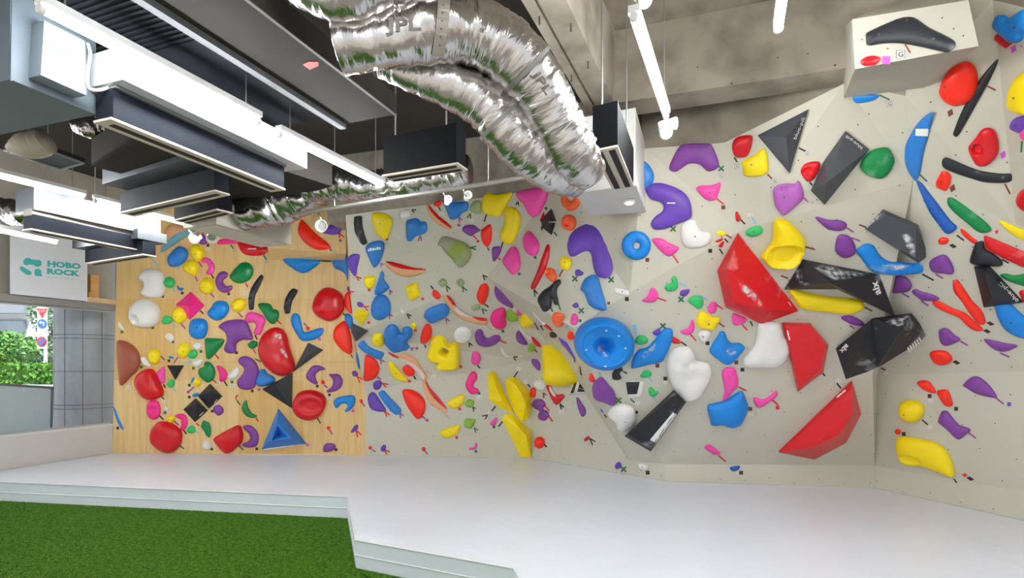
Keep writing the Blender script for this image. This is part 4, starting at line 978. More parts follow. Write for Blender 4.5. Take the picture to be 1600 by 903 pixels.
sun = bpy.data.lights.new('sun', 'SUN'); sun.energy = 1.8; sun.angle = .05
so_ = bpy.data.objects.new('sun', sun); C.objects.link(so_); so_.location = (-6, 0, 9); so_.rotation_euler = Vector((-.25, .5, -.85)).to_track_quat('-Z', 'Y').to_euler()
HOLDS = """
@160,330
half round volume with salmon face under the ceiling lamps|N|0.5|610,425 620,310 660,190 720,135 820,150 940,180 990,192 900,245 800,312 700,378|
+teal_underside|Q|0.25|605,435 640,350 720,270 820,212 940,190 992,195 905,245 800,315 700,380|
big blue ellipse hold below the salmon half round volume|L|0.75|800,362 860,385 885,440 870,500 820,550 750,580 700,570 675,515 690,460 730,410|q:e,790,592 b:760,400,60,-.3
topmost of the round yellow holds on the plywood|Y|0.95|930,360 1000,350 1045,390 1050,450 1020,510 980,520 940,480 905,420|o:965,450 s:p,1000,525,1040,580
round yellow hold touching the topmost round yellow hold|Y|0.95|850,560 890,515 950,512 990,560 985,630 955,668 900,650 845,615|o:912,605 s:p,965,680,990,728
pink crescent right of the two highest round yellow holds|K|0.7|1030,530 1050,485 1110,490 1155,540 1168,600 1150,650 1110,662 1080,640 1105,590 1090,550 1060,535|s:b,1130,655,1160,700
purple C-shaped hold left of the round green blob|P|0.7|1215,640 1270,625 1305,650 1290,690 1255,720 1265,760 1300,780 1345,770 1350,805 1310,840 1260,848 1210,820 1180,770 1178,710|q:b,1316,860
round dark green blob above the long black chalked hold|G|0.6|1400,575 1450,535 1520,535 1560,580 1565,640 1530,710 1450,750 1380,740 1325,690 1350,630|s:r,1490,750,1515,790
round yellow hold left of the purple C-shaped hold|Y|0.95|1020,730 1060,695 1120,700 1155,750 1150,820 1100,860 1040,850 1005,800|o:1040,795 s:p,1115,845,1165,895
upper of the two large white domes at the plywood edge|W|0.75|420,620 500,600 580,610 630,660 645,740 640,830 600,890 520,905 440,890 385,850 425,800 420,740 370,715|c:405,775,50,55,.9 q:g,630,888
light green knob right of the upper white dome|E|0.9|640,720 690,680 740,710 745,770 700,800 650,785 632,755|s:l,735,800,755,838
light green knob at the top left corner of the plywood|E|0.9|440,435 480,420 525,420 528,460 500,495 465,480|s:l,520,490,560,545 q:l,570,558
tiny blue crescent above the pink diamond|B|0.8|785,770 800,795 845,800 830,828 795,822 778,795|q:k,832,852
purple bell-shaped hold behind the leftmost spotlights|P|0.6|1045,205 1065,250 1095,310 1080,340 1030,345 1000,320 1030,270|q:b,1100,355 t:1-1,1100,395
flat hot pink hold under the ceiling unit's left end|H|0.5|1205,310 1280,282 1400,285 1410,335 1300,342 1205,345|s:g,1335,350,1365,390 t:G,1375,402
@160,465
lower of the two large white domes at the plywood edge|W|0.75|300,90 360,30 440,12 530,45 580,110 585,190 550,270 480,310 400,310 330,290 280,220 280,140|c:365,235,60,55,.9 q:g,525,315
white sliver hold on the plywood's left edge|W|0.6|165,250 200,280 228,340 205,330 170,300|q:g,203,358
white pebble hold below the lower large white dome|W|0.8|650,405 690,365 725,385 742,430 715,460 670,440|q:g,735,460
hot pink diamond volume between the white dome and blue egg|H|v|925,-60 1065,85 915,230 770,75|a:900,90,.14 s:b,1018,135,1055,170
round yellow hold overlapping the pink diamond's lower left|Y|0.95|725,150 770,98 830,100 875,150 865,220 800,270 745,235|o:762,200 s:p,820,270,862,325
light green ellipse left of the pink diamond and yellow hold|E|0.8|620,230 650,190 700,195 725,235 700,270 640,275 615,255|s:l,720,262,755,305
glossy blue egg with a square hole above the purple anchor|B|0.75|1170,45 1240,30 1300,60 1310,130 1270,200 1190,238 1120,205 1090,160 1130,100|O:1158,118
round yellow hold right of the upper glossy blue egg|Y|0.95|1345,60 1390,15 1450,8 1485,50 1470,110 1400,150 1350,120|o:1365,90 s:p,1415,158,1460,205
glossy blue egg with a square hole under the pink diamond|B|0.75|920,240 980,215 1060,225 1088,290 1080,370 1040,425 960,425 905,380 900,300|O:985,312
big purple anchor-shaped hold in the middle of the plywood|P|0.5|1210,300 1270,250 1370,228 1470,232 1520,290 1560,400 1555,438 1460,440 1390,480 1385,560 1340,580 1290,570 1265,530 1295,450 1280,370 1240,330|o:1360,405 q:b,1397,575
small round white hold left of the green triangle|W|0.8|945,490 985,462 1025,480 1025,530 985,545 950,525|q:g,1027,560
dark green rounded triangle below the lower glossy blue egg|G|0.6|1070,430 1150,422 1250,430 1262,465 1200,550 1120,632 1085,630 1070,530|s:r,1175,590,1215,638
round yellow hold just above the leftmost red dome|Y|0.95|470,590 510,540 560,540 595,590 585,660 540,695 490,670|o:480,613 s:p,600,600,650,650
round yellow hold with green knob above the small black triangle|Y|0.95|775,540 820,478 880,480 908,530 890,600 830,630 785,600|o:838,562 s:p,785,620,745,680
light green knob touching a yellow hold, above two black diamonds|E|0.8|885,590 920,545 970,550 988,590 955,632 905,625|s:l,900,632,890,675 q:l,882,690
tiny blue chip above the small black triangle|B|0.7|690,612 725,612 742,630 700,636|q:k,693,657
white oval hold touching the right side of the brown dome|W|0.8|395,630 440,622 500,690 480,720 420,700|q:g,407,722
white blocky hold left of the green kidney hold|W|0.7|945,650 1040,640 1030,690 990,722 945,700|q:g,948,735
brown half dome cut by the plywood's left edge|S|0.6|152,460 220,450 300,490 360,560 385,660 360,750 280,830 190,915 170,800 155,650|t:1-1,270,930
small black triangular volume on the plywood beside a pink sliver|C|v|680,705 850,705 765,855|a:758,755,.07
pink sliver hold right of the leftmost red dome|K|0.6|640,715 648,790 645,880 600,885 565,810 575,770|s:b,638,900,655,940
dark green kidney hold above the upper black diamond|G|0.6|1060,680 1100,665 1150,710 1170,780 1150,850 1100,885 1050,860 1000,800 1005,740 1055,720|o:1080,775 s:r,1145,850,1190,890 t:S,1205,893
hot pink hold right of the green kidney hold|H|0.6|1190,710 1250,725 1300,790 1285,850 1260,875 1220,868 1215,790|s:b,1270,872,1300,918
white crescent left of the big purple kidney|W|0.6|1400,720 1425,760 1400,830 1340,850 1300,830 1330,780|q:g,1350,878 t:1-1,1352,912
@160,590
leftmost red dome, lopsided, below the brown half dome|R|0.7|500,-93 560,-20 600,70 628,160 600,200 500,235 420,210 360,140 332,60 345,-10 420,-75|b:540,110,90,.25 s:g,615,195,645,228 t:1-1,650,245
light green knob right of the leftmost red dome|E|0.8|670,50 720,18 748,30 745,80 715,108 680,80|s:l,740,110,765,145
tiny blue crescent left of a yellow ball above black diamonds|L|0.7|920,50 940,5 960,-5 945,40 925,60|q:k,905,78
small yellow ball above the left black diamond|Y|0.95|950,40 985,12 1025,25 1015,75 975,98 948,70|o:970,62 s:p,955,95,905,145 q:p,893,150
upper right one of the two black diamond volumes|C|v|1125,65 1250,195 1115,320 1000,190|a:1140,140,.12 T:SQUADRA,1165,265,1195,225
lower left one of the two black diamond volumes|C|v|975,215 1100,340 970,460 850,330|a:985,270,.12 T:SQUADRA,1010,400,1050,360
small round purple hold right of the lower left black diamond|P|0.6|1165,300 1210,282 1250,310 1258,360 1215,395 1175,375 1155,335|o:1208,338 q:b,1145,348
tiny blue bean above the lower left black diamond|B|0.8|935,180 970,160 1000,160 985,195 945,200|q:k,905,203
hot pink oval hold with a crease between two red domes|H|0.6|470,260 530,235 580,255 600,330 590,400 540,438 490,420 458,360|b:530,330,30,-.3 b:490,330,30,-.3 b:570,330,30,-.3 s:b,598,398,635,438
tiny white chip right of the creased pink oval|W|0.7|645,300 690,320 670,350 640,340|q:g,652,365
small yellow ball on top of the lowest big red dome|Y|0.9|668,420 720,395 755,410 740,450 705,475 675,450|o:695,435 s:p,745,448,795,495
hot pink crescent above the right of the lowest red dome|H|0.6|755,395 800,375 860,385 885,440 880,500 850,545 810,540 820,490 815,440 780,420|s:b,845,545,875,588
lowest big red dome with a shallow hollow, near the mat|R|0.6|500,560 560,475 640,455 740,490 810,560 818,640 790,720 720,778 640,780 560,740 495,660|b:645,625,70,-.3 s:g,798,700,850,742
light green knob right of the lowest big red dome|E|0.85|885,525 930,498 962,520 960,565 920,582 880,560|s:l,962,545,1000,578
dark green blocky hold under the lower left black diamond|G|0.5c|1050,440 1110,465 1130,510 1128,600 1115,630 1075,600 1060,560 1020,510|s:r,975,475,1010,500
round white hold above the mat left of the red wedge|W|0.85|1040,700 1070,655 1110,660 1135,700 1115,745 1060,745|q:g,1140,745
red wedge hold just above the mat beside a purple crescent|R|0.7|1155,645 1220,590 1330,530 1410,495 1440,520 1458,600 1450,660 1420,705 1330,780 1270,785 1210,730|b:1330,640,70,.2 s:g,1425,708,1470,755
blue sliver on the plywood's lower left edge|B|0.7|112,310 130,320 160,400 220,530 200,535 150,450|q:k,160,525
tiny red hook above the green crescent|R|0.6|1388,190 1415,180 1418,188 1400,200 1398,222 1388,230|s:g,1398,232,1435,285
@360,330
red half dome with white logo below the beige ceiling unit|R|0.45|80,310 230,330 385,375 390,410 340,455 240,465 150,450 100,400|L:Squadra,225,392,90,22 s:g,345,460,378,505 t:G,378,522
bright red quarter moon hold on the boxed-out plywood panel|O|0.45|740,85 800,140 900,240 1000,320 1045,370 1020,395 920,405 830,370 750,300 705,220 710,150|o:860,255 s:p,1035,385,1055,415 t:G,1082,420
violet half moon beside the red quarter moon|V|0.5|1130,55 1165,90 1165,170 1130,230 1060,245 980,230 945,200 1010,160 1080,110|o:1075,155 v:r,1130,225,1185,270,1140,280 q:p,1145,305
blue faceted boat volume hanging under the boxed-out plywood panel|B|0.7c|530,480 575,435 780,465 950,518 880,580 800,635 740,645 680,620 560,535|
+dark_top|A|0.12|560,425 600,405 700,410 880,460 1060,520 960,527 780,470 620,436|
upper long black chalked hold on the plywood|C|0.6c|320,655 350,680 310,770 255,880 240,1030 192,1030 185,900 215,800 265,720|z t:1-1,160,850
lower long black chalked hold right of the green slanted hold|C|0.6c|650,800 705,820 690,860 640,940 620,1065 565,1070 552,1000 575,900 610,840|z
black banana-like chalked hold at the grey panel's top left|C|0.6c|1285,55 1365,45 1370,140 1395,250 1428,335 1385,355 1350,330 1290,210|z
@360,465
dark green slanted hold between the two long black chalked holds|G|0.6|285,75 330,55 410,65 440,115 490,130 505,190 470,260 430,275 380,230 330,150|s:r,490,235,530,278
hot pink crescent above the biggest red dome|K|0.6|150,210 190,150 260,155 330,185 365,235 340,310 310,385 260,385 240,360 265,300 250,260 160,258|s:b,255,390,280,435
biggest red dome on the plywood with two chalk patches|R|0.65|300,450 360,360 450,310 530,325 580,400 610,530 655,660 660,740 600,800 510,815 420,770 340,690 290,590|b:490,400,60,-.15 b:560,580,60,-.15 b:540,670,80,.2 s:g,260,640,320,668
+chalk_smear|c|1.0|440,395 480,365 535,370 550,430 500,450
+chalk_smear|c|1.0|510,540 560,530 610,610 580,635 540,600
tiny green heart-shaped hold left of the biggest red dome|G|0.8|180,490 220,450 270,455 280,495 235,535 195,520|s:r,240,540,262,578
big purple kidney left of the biggest red dome|P|0.5|120,612 190,615 250,660 290,740 285,830 240,940 150,960 80,930 70,865 130,790 140,730 95,690 80,650|q:b,228,972
small lumpy blue hold between the purple kidney and red dome|L|0.8|305,760 350,745 380,790 440,820 465,850 440,890 360,920 300,925 262,890 280,830|q:p,298,958
blue L-shaped hold around a tiny red ball|B|0.6|630,210 660,165 710,175 735,250 760,355 830,345 920,318 968,320 965,370 900,425 820,450 740,445 690,380 640,290|q:i,928,432
tiny red ball in the corner of the blue L-shaped hold|O|1|785,320 800,300 825,310 820,335 795,335|s:p,765,262,795,300
large red dome at the upper right of the plywood|R|0.65|850,100 870,20 910,-50 970,-100 1040,-105 1110,-75 1165,-20 1178,70 1170,140 1110,210 1030,245 950,220 880,170|b:960,140,80,.2 s:g,1172,165,1195,185
narrow black triangular volume touching the biggest red dome|A|v|815,470 970,545 655,775|a:820,590,.10 q:e,735,750
grey black triangular volume on the plywood corner|A|v|1270,265 1440,345 1315,455 1265,350|a:1330,345,.10
bright red half dome cut straight by the plywood corner|O|0.55|1195,245 1240,340 1260,440 1255,585 1180,560 1110,490 1070,410 1085,320 1140,265|o:1148,410 s:p,1255,590,1275,628
bright red sliver hold on the corner above the blue wedge|O|0.5|1190,-20 1235,-60 1255,60 1265,165 1220,140 1188,80|
blue wedge hold on the corner between two red holds|B|0.7|1190,185 1220,165 1260,190 1278,250 1265,330 1230,310 1200,260|
tiny violet hold on the corner above the red sliver|V|0.8|1215,-105 1235,-115 1240,-70 1222,-65|v:r,1240,-65,1290,-60,1265,-20
orange striped strip hold wrapping the corner below the blue wedge|N|0.5|1258,390 1290,440 1312,520 1310,560 1290,560 1265,480|
narrow blue sliver on the corner below the orange striped strip|B|0.6|1308,570 1328,600 1350,735 1335,738 1310,660|
small violet nut hold left of the red half circle|V|0.8|1265,775 1300,762 1328,795 1310,822 1275,812|o:1298,795 v:r,1320,820,1375,850,1350,888
left one of the two facing purple crescents|P|0.6|850,715 910,705 970,725 990,750 930,760 885,800 890,850 910,895 870,900 800,850 790,800|q:b,905,922
@360,590
right one of the two facing purple crescents|P|0.6|1022,-33 1070,-40 1135,-30 1168,30 1150,100 1090,140 1010,155 1005,132 1050,100 1070,40 1050,0|q:b,1032,180 t:1-1,1030,208
tiny red ball between the two facing purple crescents|O|1|940,40 965,25 985,55 960,70|s:p,975,75,1010,105
red dish-shaped hold with hollow right of the black triangle|R|0.6|650,260 700,165 780,130 880,135 960,175 990,240 970,330 900,420 800,445 700,410 645,330|c:850,295,120,85,.6 s:g,905,420,940,478
blue hook hold right of the red dish-shaped hold|B|0.6|1075,245 1110,210 1200,188 1280,185 1300,230 1280,300 1215,358 1190,350 1220,300 1200,270 1150,275 1105,318 1080,290|o:1215,245 q:i,1278,345
tiny red ball right of the blue hook hold|O|1|1340,245 1360,225 1380,245 1362,268|s:p,1375,265,1400,300
tiny red ball below the red dish-shaped hold|O|1|1000,525 1020,505 1040,525 1022,548|s:p,1035,545,1065,592
leftmost tiny red ball along the bottom of the grey wall|O|1|1435,730 1455,710 1476,730 1456,752|s:p,1480,750,1510,770
thin slanted violet oval near the plywood's lower right edge|V|0.6|1255,570 1270,530 1310,490 1332,500 1320,540 1280,570|o:1290,535 v:r,1310,545,1365,598,1325,620
purple pebble just above the mat near the plywood's right edge|P|0.6|965,750 980,700 1020,680 1085,695 1090,735 1050,765 980,775|o:1020,722 q:b,1100,750
dark green crescent right of the two black diamonds|G|0.7|165,232 180,300 215,365 275,395 270,410 220,420 160,395 118,330 130,275|s:r,265,420,290,455
purple crescent right of the red wedge by the mat|P|0.6|130,510 180,492 240,520 285,580 290,660 265,715 190,730 130,715 125,690 180,665 205,625 190,580 150,545|q:b,275,742
big black triangular volume left of the red dish-shaped hold|C|v|648,-50 640,315 335,120|a:470,70,.13 q:e,610,335
large blue triangular volume with a triangular hollow above the mat|L|x|500,320 795,690 320,755|q:i,805,703
@540,270
large yellow shield hold at the grey panel's top left|Y|0.5|275,425 350,412 440,440 482,490 470,570 430,680 390,690 340,650 290,560 270,480|o:355,530 q:r,430,690 t:G,432,730
blue tongue hold with white writing below the yellow shield|L|0.5|205,780 260,725 360,705 398,745 385,840 350,930 310,980 285,980 255,920 220,840|L:Cheeta,300,805,130,50 v:i,370,940,395,960,370,985
white faded hold behind the pole at the wall top|W|0.5|560,450 580,395 660,385 680,440 640,475 580,480|v:b,690,385,735,385,715,415
blue mitten-shaped hold right of the yellow shield|L|0.6|630,510 660,485 740,470 775,505 830,510 845,560 835,620 770,650 720,665 680,712 640,700 630,600|o:670,575 v:p,780,655,755,710,790,710
peach curved blade with red edge near the wall top|N|0.5|840,340 870,340 950,430 1090,550 1085,595 1020,570 920,500 870,440|
+red_edge|R|0.4|860,335 880,345 960,440 1095,550 1090,575 960,480 880,390|
small red hold left of the topmost blue hold|O|0.7|915,340 950,295 1000,290 1000,325 970,350|s:g,965,350,990,395 t:1-1,1000,425
topmost blue hold on the grey wall, under tiny spotlights|L|0.55|1015,285 1040,275 1120,300 1260,300 1280,340 1265,390 1210,420 1170,470 1100,485 1060,420 1030,340|o:1080,340 v:p,1180,465,1215,495,1185,520 q:p,1180,545
olive green hold between the topmost blue and yellow holds|J|0.6|1290,380 1320,310 1360,290 1405,300 1405,420 1340,420|v:g,1300,425,1265,470,1300,475 t:1-1,1307,500
purple bat-shaped hold left of a bright red teardrop|P|0.5|1215,600 1240,550 1330,542 1380,580 1410,600 1350,630 1310,660 1270,645|o:1300,605 s:r,1330,655,1365,690 q:r,1378,712
large olive rock-textured hold tapering downward|M|0.55|985,690 1030,660 1120,685 1220,720 1290,770 1303,840 1300,870 1270,930 1210,980 1170,975 1100,890 1040,830 1000,770 960,750|y o:1120,792 v:g,1300,780,1360,765,1360,800
@540,390
violet half moon on the grey panel's left edge|V|0.5|20,100 60,50 135,48 140,90 120,180 105,275 75,260 35,200 18,150|v:r,110,280,165,300,140,325
small yellow brush-shaped hold right of the violet half moon|Y|0.7|200,285 250,272 300,290 300,350 265,405 225,400 192,350|q:r,245,420
blue cut triangle hold below the writing tongue hold|L|0.5c|375,215 400,250 395,310 440,370 460,400 400,450 340,475 300,465 300,430 335,330|b:420,380,40,.3 v:p,460,420,490,445,465,470
round blue dome below the blue cut triangle|L|0.7|280,540 320,480 390,470 440,520 462,600 450,670 400,720 330,735 275,690 262,610|o:350,605 v:p,455,670,490,695,460,725
blue quarter hold cut by the plywood corner at mid height|L|0.5|-140,85 -85,60 0,55 20,60 25,180 20,330 0,260 -60,215 -110,195 -135,150|
tiny violet eye hold above the yellow cube|V|0.6|118,555 150,545 185,570 170,600 130,590|o:150,570 v:r,190,590,245,595,230,635
yellow cube-shaped hold left of the round blue dome|Y|v|130,605 245,660 180,790 90,690|a:160,685,.10 q:r,240,760
red and peach surfboard hold under a bright wall glare|N|0.6|410,150 430,120 530,145 680,185 825,205 825,235 740,270 640,285 540,265 450,200|
+red_deck|R|0.35|425,120 540,140 700,185 825,202 825,212 700,210 580,200 480,170|
yellow pillow-shaped hold above the blue log|Y|0.7c|620,380 740,335 750,390 780,480 680,540 640,470|b:780,410,40,-.4 q:r,803,512
left one of the two pale green balls|J|0.95|965,345 1010,300 1055,345 1010,390|v:g,1050,375,1090,410,1060,440
right one of the two pale green balls|J|0.95|1153,345 1195,303 1237,345 1195,387|o:1185,345 v:g,1215,385,1265,425,1230,445
tiny white chip at the ridge above the lumpy blue hold|W|0.6|570,615 605,640 605,665 575,655|v:b,640,670,685,690,665,720
small bright red hold left of the long arched peach hold|O|0.7|915,420 960,440 990,490 960,520 905,480|s:k,885,375,915,412
ridged blue log hold above the blocky yellow hold|L|0.7|815,690 850,630 940,590 1030,570 1080,630 1060,690 980,740 890,770 840,730|b:900,700,30,-.25 b:950,670,30,-.25 b:1000,650,30,-.25 v:p,1045,715,1085,745,1050,765
long arched peach hold with red tips in mid grey wall|N|0.6|1005,500 1050,480 1090,540 1130,600 1200,660 1300,700 1470,725 1465,780 1350,770 1200,720 1120,650 1060,570|s:e,1465,785,1520,840
+red_tip|R|0.4|1052,480 1080,485 1120,530 1150,580 1140,595 1095,545|
+red_tip|R|0.4|1320,700 1400,708 1470,722 1465,742 1400,738|
+pale_deck|I|0.35|1120,560 1180,620 1290,690 1330,712 1200,680 1140,625|
bright red pod hold left of the slim purple leaf|O|0.7|1375,440 1400,380 1450,355 1490,390 1485,470 1450,560 1420,575 1385,545 1365,490|o:1445,490 s:k,1450,570,1490,598
pale green sliver under the bright red pod|J|0.7|1310,600 1380,570 1405,595 1390,625 1330,630 1310,615|o:1360,605 v:g,1420,615,1475,640,1440,670
small yellow nub hold above the bright red oval|Y|0.8|680,780 710,760 740,790 715,825 680,815|o:700,800 q:r,728,840
~at the peak between the grey panels|K|0|1450,270|v:b,1430,265,1485,290,1450,320
@540,510
yellow ball left of the lumpy blue hold|Y|0.95|270,120 310,68 380,65 395,120 390,190 345,218 285,180|o:320,148
big lumpy blue hold like a mitten below the ridge line|L|0.6|400,60 440,0 500,-10 545,30 565,80 600,70 590,30 640,10 690,40 695,100 650,150 645,190 670,210 660,240 590,265 540,300 500,285 430,220 400,150|o:530,150 b:480,60,60,.2 v:p,675,230,715,225,700,255 q:p,742,228
long blue slab hold right below the black corner triangle|L|0.6|130,190 185,145 230,200 300,240 395,275 390,310 350,345 270,310 190,265 135,215|v:p,365,345,410,370,370,390
bright red half circle on the grey side of the corner|O|0.5|205,305 240,305 310,345 350,430 330,510 270,560 190,565 190,470|o:260,465 s:p,325,525,370,550
slim yellow wedge overlapped by a small red oval|Y|0.6|445,395 465,360 510,400 580,480 650,560 600,575 530,555 470,490|o:525,490 q:r,665,570
small red oval overlapping the slim yellow wedge|O|0.7|590,440 630,405 690,425 722,480 700,515 650,520 610,490|o:650,500 s:k,710,515,730,550
tan arched blade running down right from the lumpy blue hold|N|0.5|545,315 570,280 650,290 740,350 790,430 850,510 850,545 810,555 740,470 650,390|s:e,835,455,905,500 t:1-1,915,520
+pale_side|I|0.3|550,320 640,355 720,400 800,480 825,520 810,552 740,475 640,385|
+red_tip|R|0.4|440,268 470,275 550,318 540,330 480,305|
bright red oval left of the blocky yellow hold|O|0.7|780,110 800,40 830,-15 870,-18 900,40 890,110 850,165 810,185 780,165|o:810,105 s:k,820,185,838,220
large blocky yellow hold with a round hole through it|Y|f.16|905,95 1010,75 1045,110 1060,190 1130,165 1180,180 1185,290 1180,420 1150,455 960,460 935,410 980,380 900,375 845,330 870,230;1000,255 1035,225 1072,258 1036,292|q:r,1200,420
round white button hold right of the blocky yellow hold|W|0.6|1127,90 1150,35 1220,5 1295,35 1318,95 1290,150 1222,175 1150,150|b:1215,90,45,-.25 v:b,1285,170,1325,200,1290,215
purple banana right of the round white button hold|P|0.6|1345,90 1375,35 1420,45 1440,100 1480,130 1540,98 1600,98 1613,130 1585,170 1515,207 1435,212 1370,180|s:r,1608,145,1678,175
small pink and red egg below the round white button hold|K|0.7|1310,340 1325,270 1370,260 1405,310 1395,380 1350,405 1318,390|b:1340,330,25,-.4 s:k,1370,405,1400,435
hot pink C-shaped hold left of the yellow petals|H|0.6|1260,560 1310,475 1360,480 1370,540 1340,590 1335,630 1385,655 1375,695 1310,705 1265,660 1248,610|o:1288,605 q:g,1390,695 t:1-1,1390,735
small round violet hold below the red half circle|V|0.7|285,610 310,570 360,565 375,600 350,650 305,660|v:r,380,590,445,605,425,635
violet half moon beside the tilted blue bar|V|0.5|230,740 270,685 310,700 370,790 420,870 390,890 310,880 250,840|o:310,790 v:r,405,880,460,925,430,940
slim yellow wedge just left of a lime cube|Y|0.6|1065,790 1130,740 1215,707 1240,735 1225,805 1140,855 1080,840|o:1150,800 q:r,1188,860
lime cube right of the higher slim yellow wedge|M|0.6c|1240,797 1280,757 1340,772 1330,832 1290,847 1250,832|v:g,1325,837,1355,857,1335,887
@540,610
tilted blue bar between a violet half moon and red teardrop|L|0.6c|335,30 370,0 400,0 470,80 585,200 570,240 525,260 460,210 380,100|v:p,565,240,605,265,575,290
big bright red teardrop near the bottom of the grey wall|O|0.55|595,0 650,-15 740,15 815,90 830,170 815,240 765,298 720,275 640,160 600,60|s:p,800,270,830,295 q:p,848,310
peach blade with red edge pointing down, beside the red teardrop|N|0.4|790,-100 835,-70 870,0 940,90 1050,190 1040,240 960,190 880,140 830,50|s:e,1030,240,1085,300
+red_edge|R|0.4|825,-112 850,-85 880,-30 960,60 1050,175 1045,190 950,110 880,20|
lower slim yellow wedge left of the lime square|Y|0.6|980,440 1010,410 1170,358 1195,380 1175,440 1100,490 1020,490|o:1085,430 q:r,1157,490
lime square hold below the lime cube|M|0.6c|1240,290 1360,300 1340,360 1300,405 1230,375|v:g,1340,390,1380,415,1355,440
tiny pink crescent by the lowest yellow petal|K|0.7|1500,350 1570,280 1578,320 1545,365|q:g,1545,380
tiny pink crescent lowest on the grey wall|K|0.7|1285,600 1330,590 1360,540 1372,580 1345,615 1295,618|q:g,1357,635
right one of two tiny red balls at the wall foot|O|1|790,610 812,588 834,610 813,634|s:p,825,630,855,665
small violet nub at the wall foot beside a red ball|V|0.8|365,600 395,565 420,580 405,630 375,635|v:r,400,615,460,640,430,668
@740,270
large yellow hold cut by the soffit at the wall top|Y|0.45|80,330 110,230 150,210 250,225 400,205 360,300 300,410 270,450 190,450 100,410|s:b,135,430,110,510
tall yellow bean hold below the topmost yellow hold|Y|0.5|320,400 350,355 430,365 480,430 490,500 465,600 430,680 390,740 330,740 290,700 272,620 310,560 320,480|s:b,305,720,290,775
bright red teardrop right of the purple bat hold|O|0.6|80,600 110,570 180,535 200,640 180,720 145,770 110,750 78,680|o:85,650 s:g,145,775,158,810
large pink triangular hold at the wall top|K|0.45|440,215 560,170 765,155 765,260 735,340 690,430 620,460 570,430 520,330 480,290|v:k,460,300,440,335,470,340 t:1-1,465,380 q:g,755,370
black diamond volume with white print below the pink triangle|C|v|815,380 860,500 815,645 720,570 715,490|a:800,480,.10 T:asetora,785,512,858,512 s:g,835,615,868,655
small red hold peeking out left of the black diamond|R|0.5|690,490 720,420 735,415 730,470 700,510|s:k,705,560,715,598
upper of the two coral rings near the white soffit|T|0.6|905,285 930,205 1000,170 1070,190 1105,260 1105,320 1060,380 990,395 930,360;970,260 1005,225 1050,255 1010,290|q:l,1120,415
lower of the two coral rings near the white soffit|T|0.7|912,520 935,455 990,436 1045,458 1065,520 1042,580 988,602 932,578|c:987,528,40,42,1.1
big violet hook-shaped hold left of the blue ring|V|0.4|980,720 1010,640 1080,575 1180,530 1270,525 1340,560 1385,620 1400,700 1425,820 1445,960 1430,1060 1390,1095 1320,1090 1270,1050 1240,950 1225,850 1180,812 1110,830 1040,870 1000,860 978,790|o:1268,772 x:g,1433,1115
pink egg hold above the long red stick|K|0.6|510,690 545,620 580,605 620,650 670,720 675,800 640,860 600,865 550,830 515,760|o:555,715 q:g,642,882
@740,390
pink pointed hold right of the purple arrowhead|K|0.5|300,120 340,40 380,-20 430,-30 460,20 480,120 470,200 420,255 390,250 330,180|b:390,60,50,.2 s:r,255,85,290,115 q:g,475,252
purple arrowhead hold left of the pink pointed hold|P|0.5|190,10 195,-20 230,-35 290,-20 270,50 240,95 210,125 192,70|
long slim red stick hold slanting beside coral knobs|R|0.7|755,-40 785,-45 785,60 750,190 700,290 640,400 600,410 595,375 640,280 690,140|v:k,630,415,668,462,638,490
coral knob with a pocket right of the red stick|T|0.7|735,235 770,190 830,200 862,260 850,320 820,340 770,300|c:785,240,35,30,.8
small yellow round hold above the black tool-shaped hold|Y|0.7|900,110 930,75 1000,90 1015,140 985,210 930,205 900,160|o:950,130 s:m,930,210,890,280 q:l,880,220
tiny violet eye hold left of the big violet hook|V|0.6|1055,230 1085,205 1145,240 1120,270 1070,270|o:1095,240 x:g,1055,303
blue drop hold hanging under the violet hook|L|0.6|1120,380 1160,300 1240,260 1290,290 1330,420 1375,580 1365,630 1290,625 1200,570 1155,460 1115,420|o:1220,470 b:1190,430,60,.25 q:m,1408,557
black tool-shaped hold with a long handle above coral knobs|C|0.5|665,510 720,430 780,390 860,320 900,310 900,350 860,420 880,560 840,570 810,500 800,600 735,650 690,590|s:g,800,600,825,648 s:g,880,560,905,630
tiny violet button above the small pink drop|V|0.7|1030,580 1065,550 1090,570 1090,600 1050,605|x:g,1122,635
coral knob with a pocket above the big blue drum|T|0.7|815,720 830,665 900,665 935,710 930,790 890,810 840,770|c:845,712,35,35,.8 q:l,968,800
small pink drop beside a green square above the blue drum|K|0.7|1005,750 1025,680 1060,665 1085,710 1075,770 1030,785|o:1035,735 q:g,1110,740
hot pink half ball left of a lime block|H|0.75|170,720 200,650 260,620 325,620 330,720 340,790 290,835 230,820 190,780|o:255,755 q:g,305,850
lime block between the hot pink half ball and yellow knob|M|0.6c|335,660 370,620 470,700 450,750 400,755 340,730|
tiny pink nub above the lime block|K|0.7|445,630 470,612 495,640 490,690 455,680|
yellow knob right of the lime block|Y|0.75|480,740 510,660 570,620 610,640 605,720 630,760 600,800 550,820 500,790|s:m,635,760,675,835
white banana stripe with red tail right of the yellow knob|I|0.6|610,640 640,665 700,745 790,780 830,835 800,840 740,800 680,740 625,680|v:k,695,790,715,800,725,840
+red_tail|R|0.5|735,785 790,772 835,832 805,845 750,810|
slim purple leaf on the ridge above the lime block|P|0.5|220,385 250,390 330,460 400,560 410,610 370,600 280,550 225,480|o:290,485
@740,510
white striped blade with red ends left of the yellow pear|I|0.5|465,-35 490,0 540,80 620,120 695,190 690,215 640,190 560,120 500,60|
+red_tail|R|0.5|600,103 650,138 700,195 690,218 630,183|
purple lozenge under the yellow knob|P|0.5|440,90 465,45 510,100 560,180 540,195 480,180 445,140|
small lime nub under the white striped blade|M|0.7|565,225 595,175 640,220 625,260 580,270|s:m,630,235,665,270
white crescent right of the round white button's banana|W|0.6|285,225 300,220 350,290 410,325 360,325 300,285|v:b,415,320,460,315,440,355 t:1-1,485,315
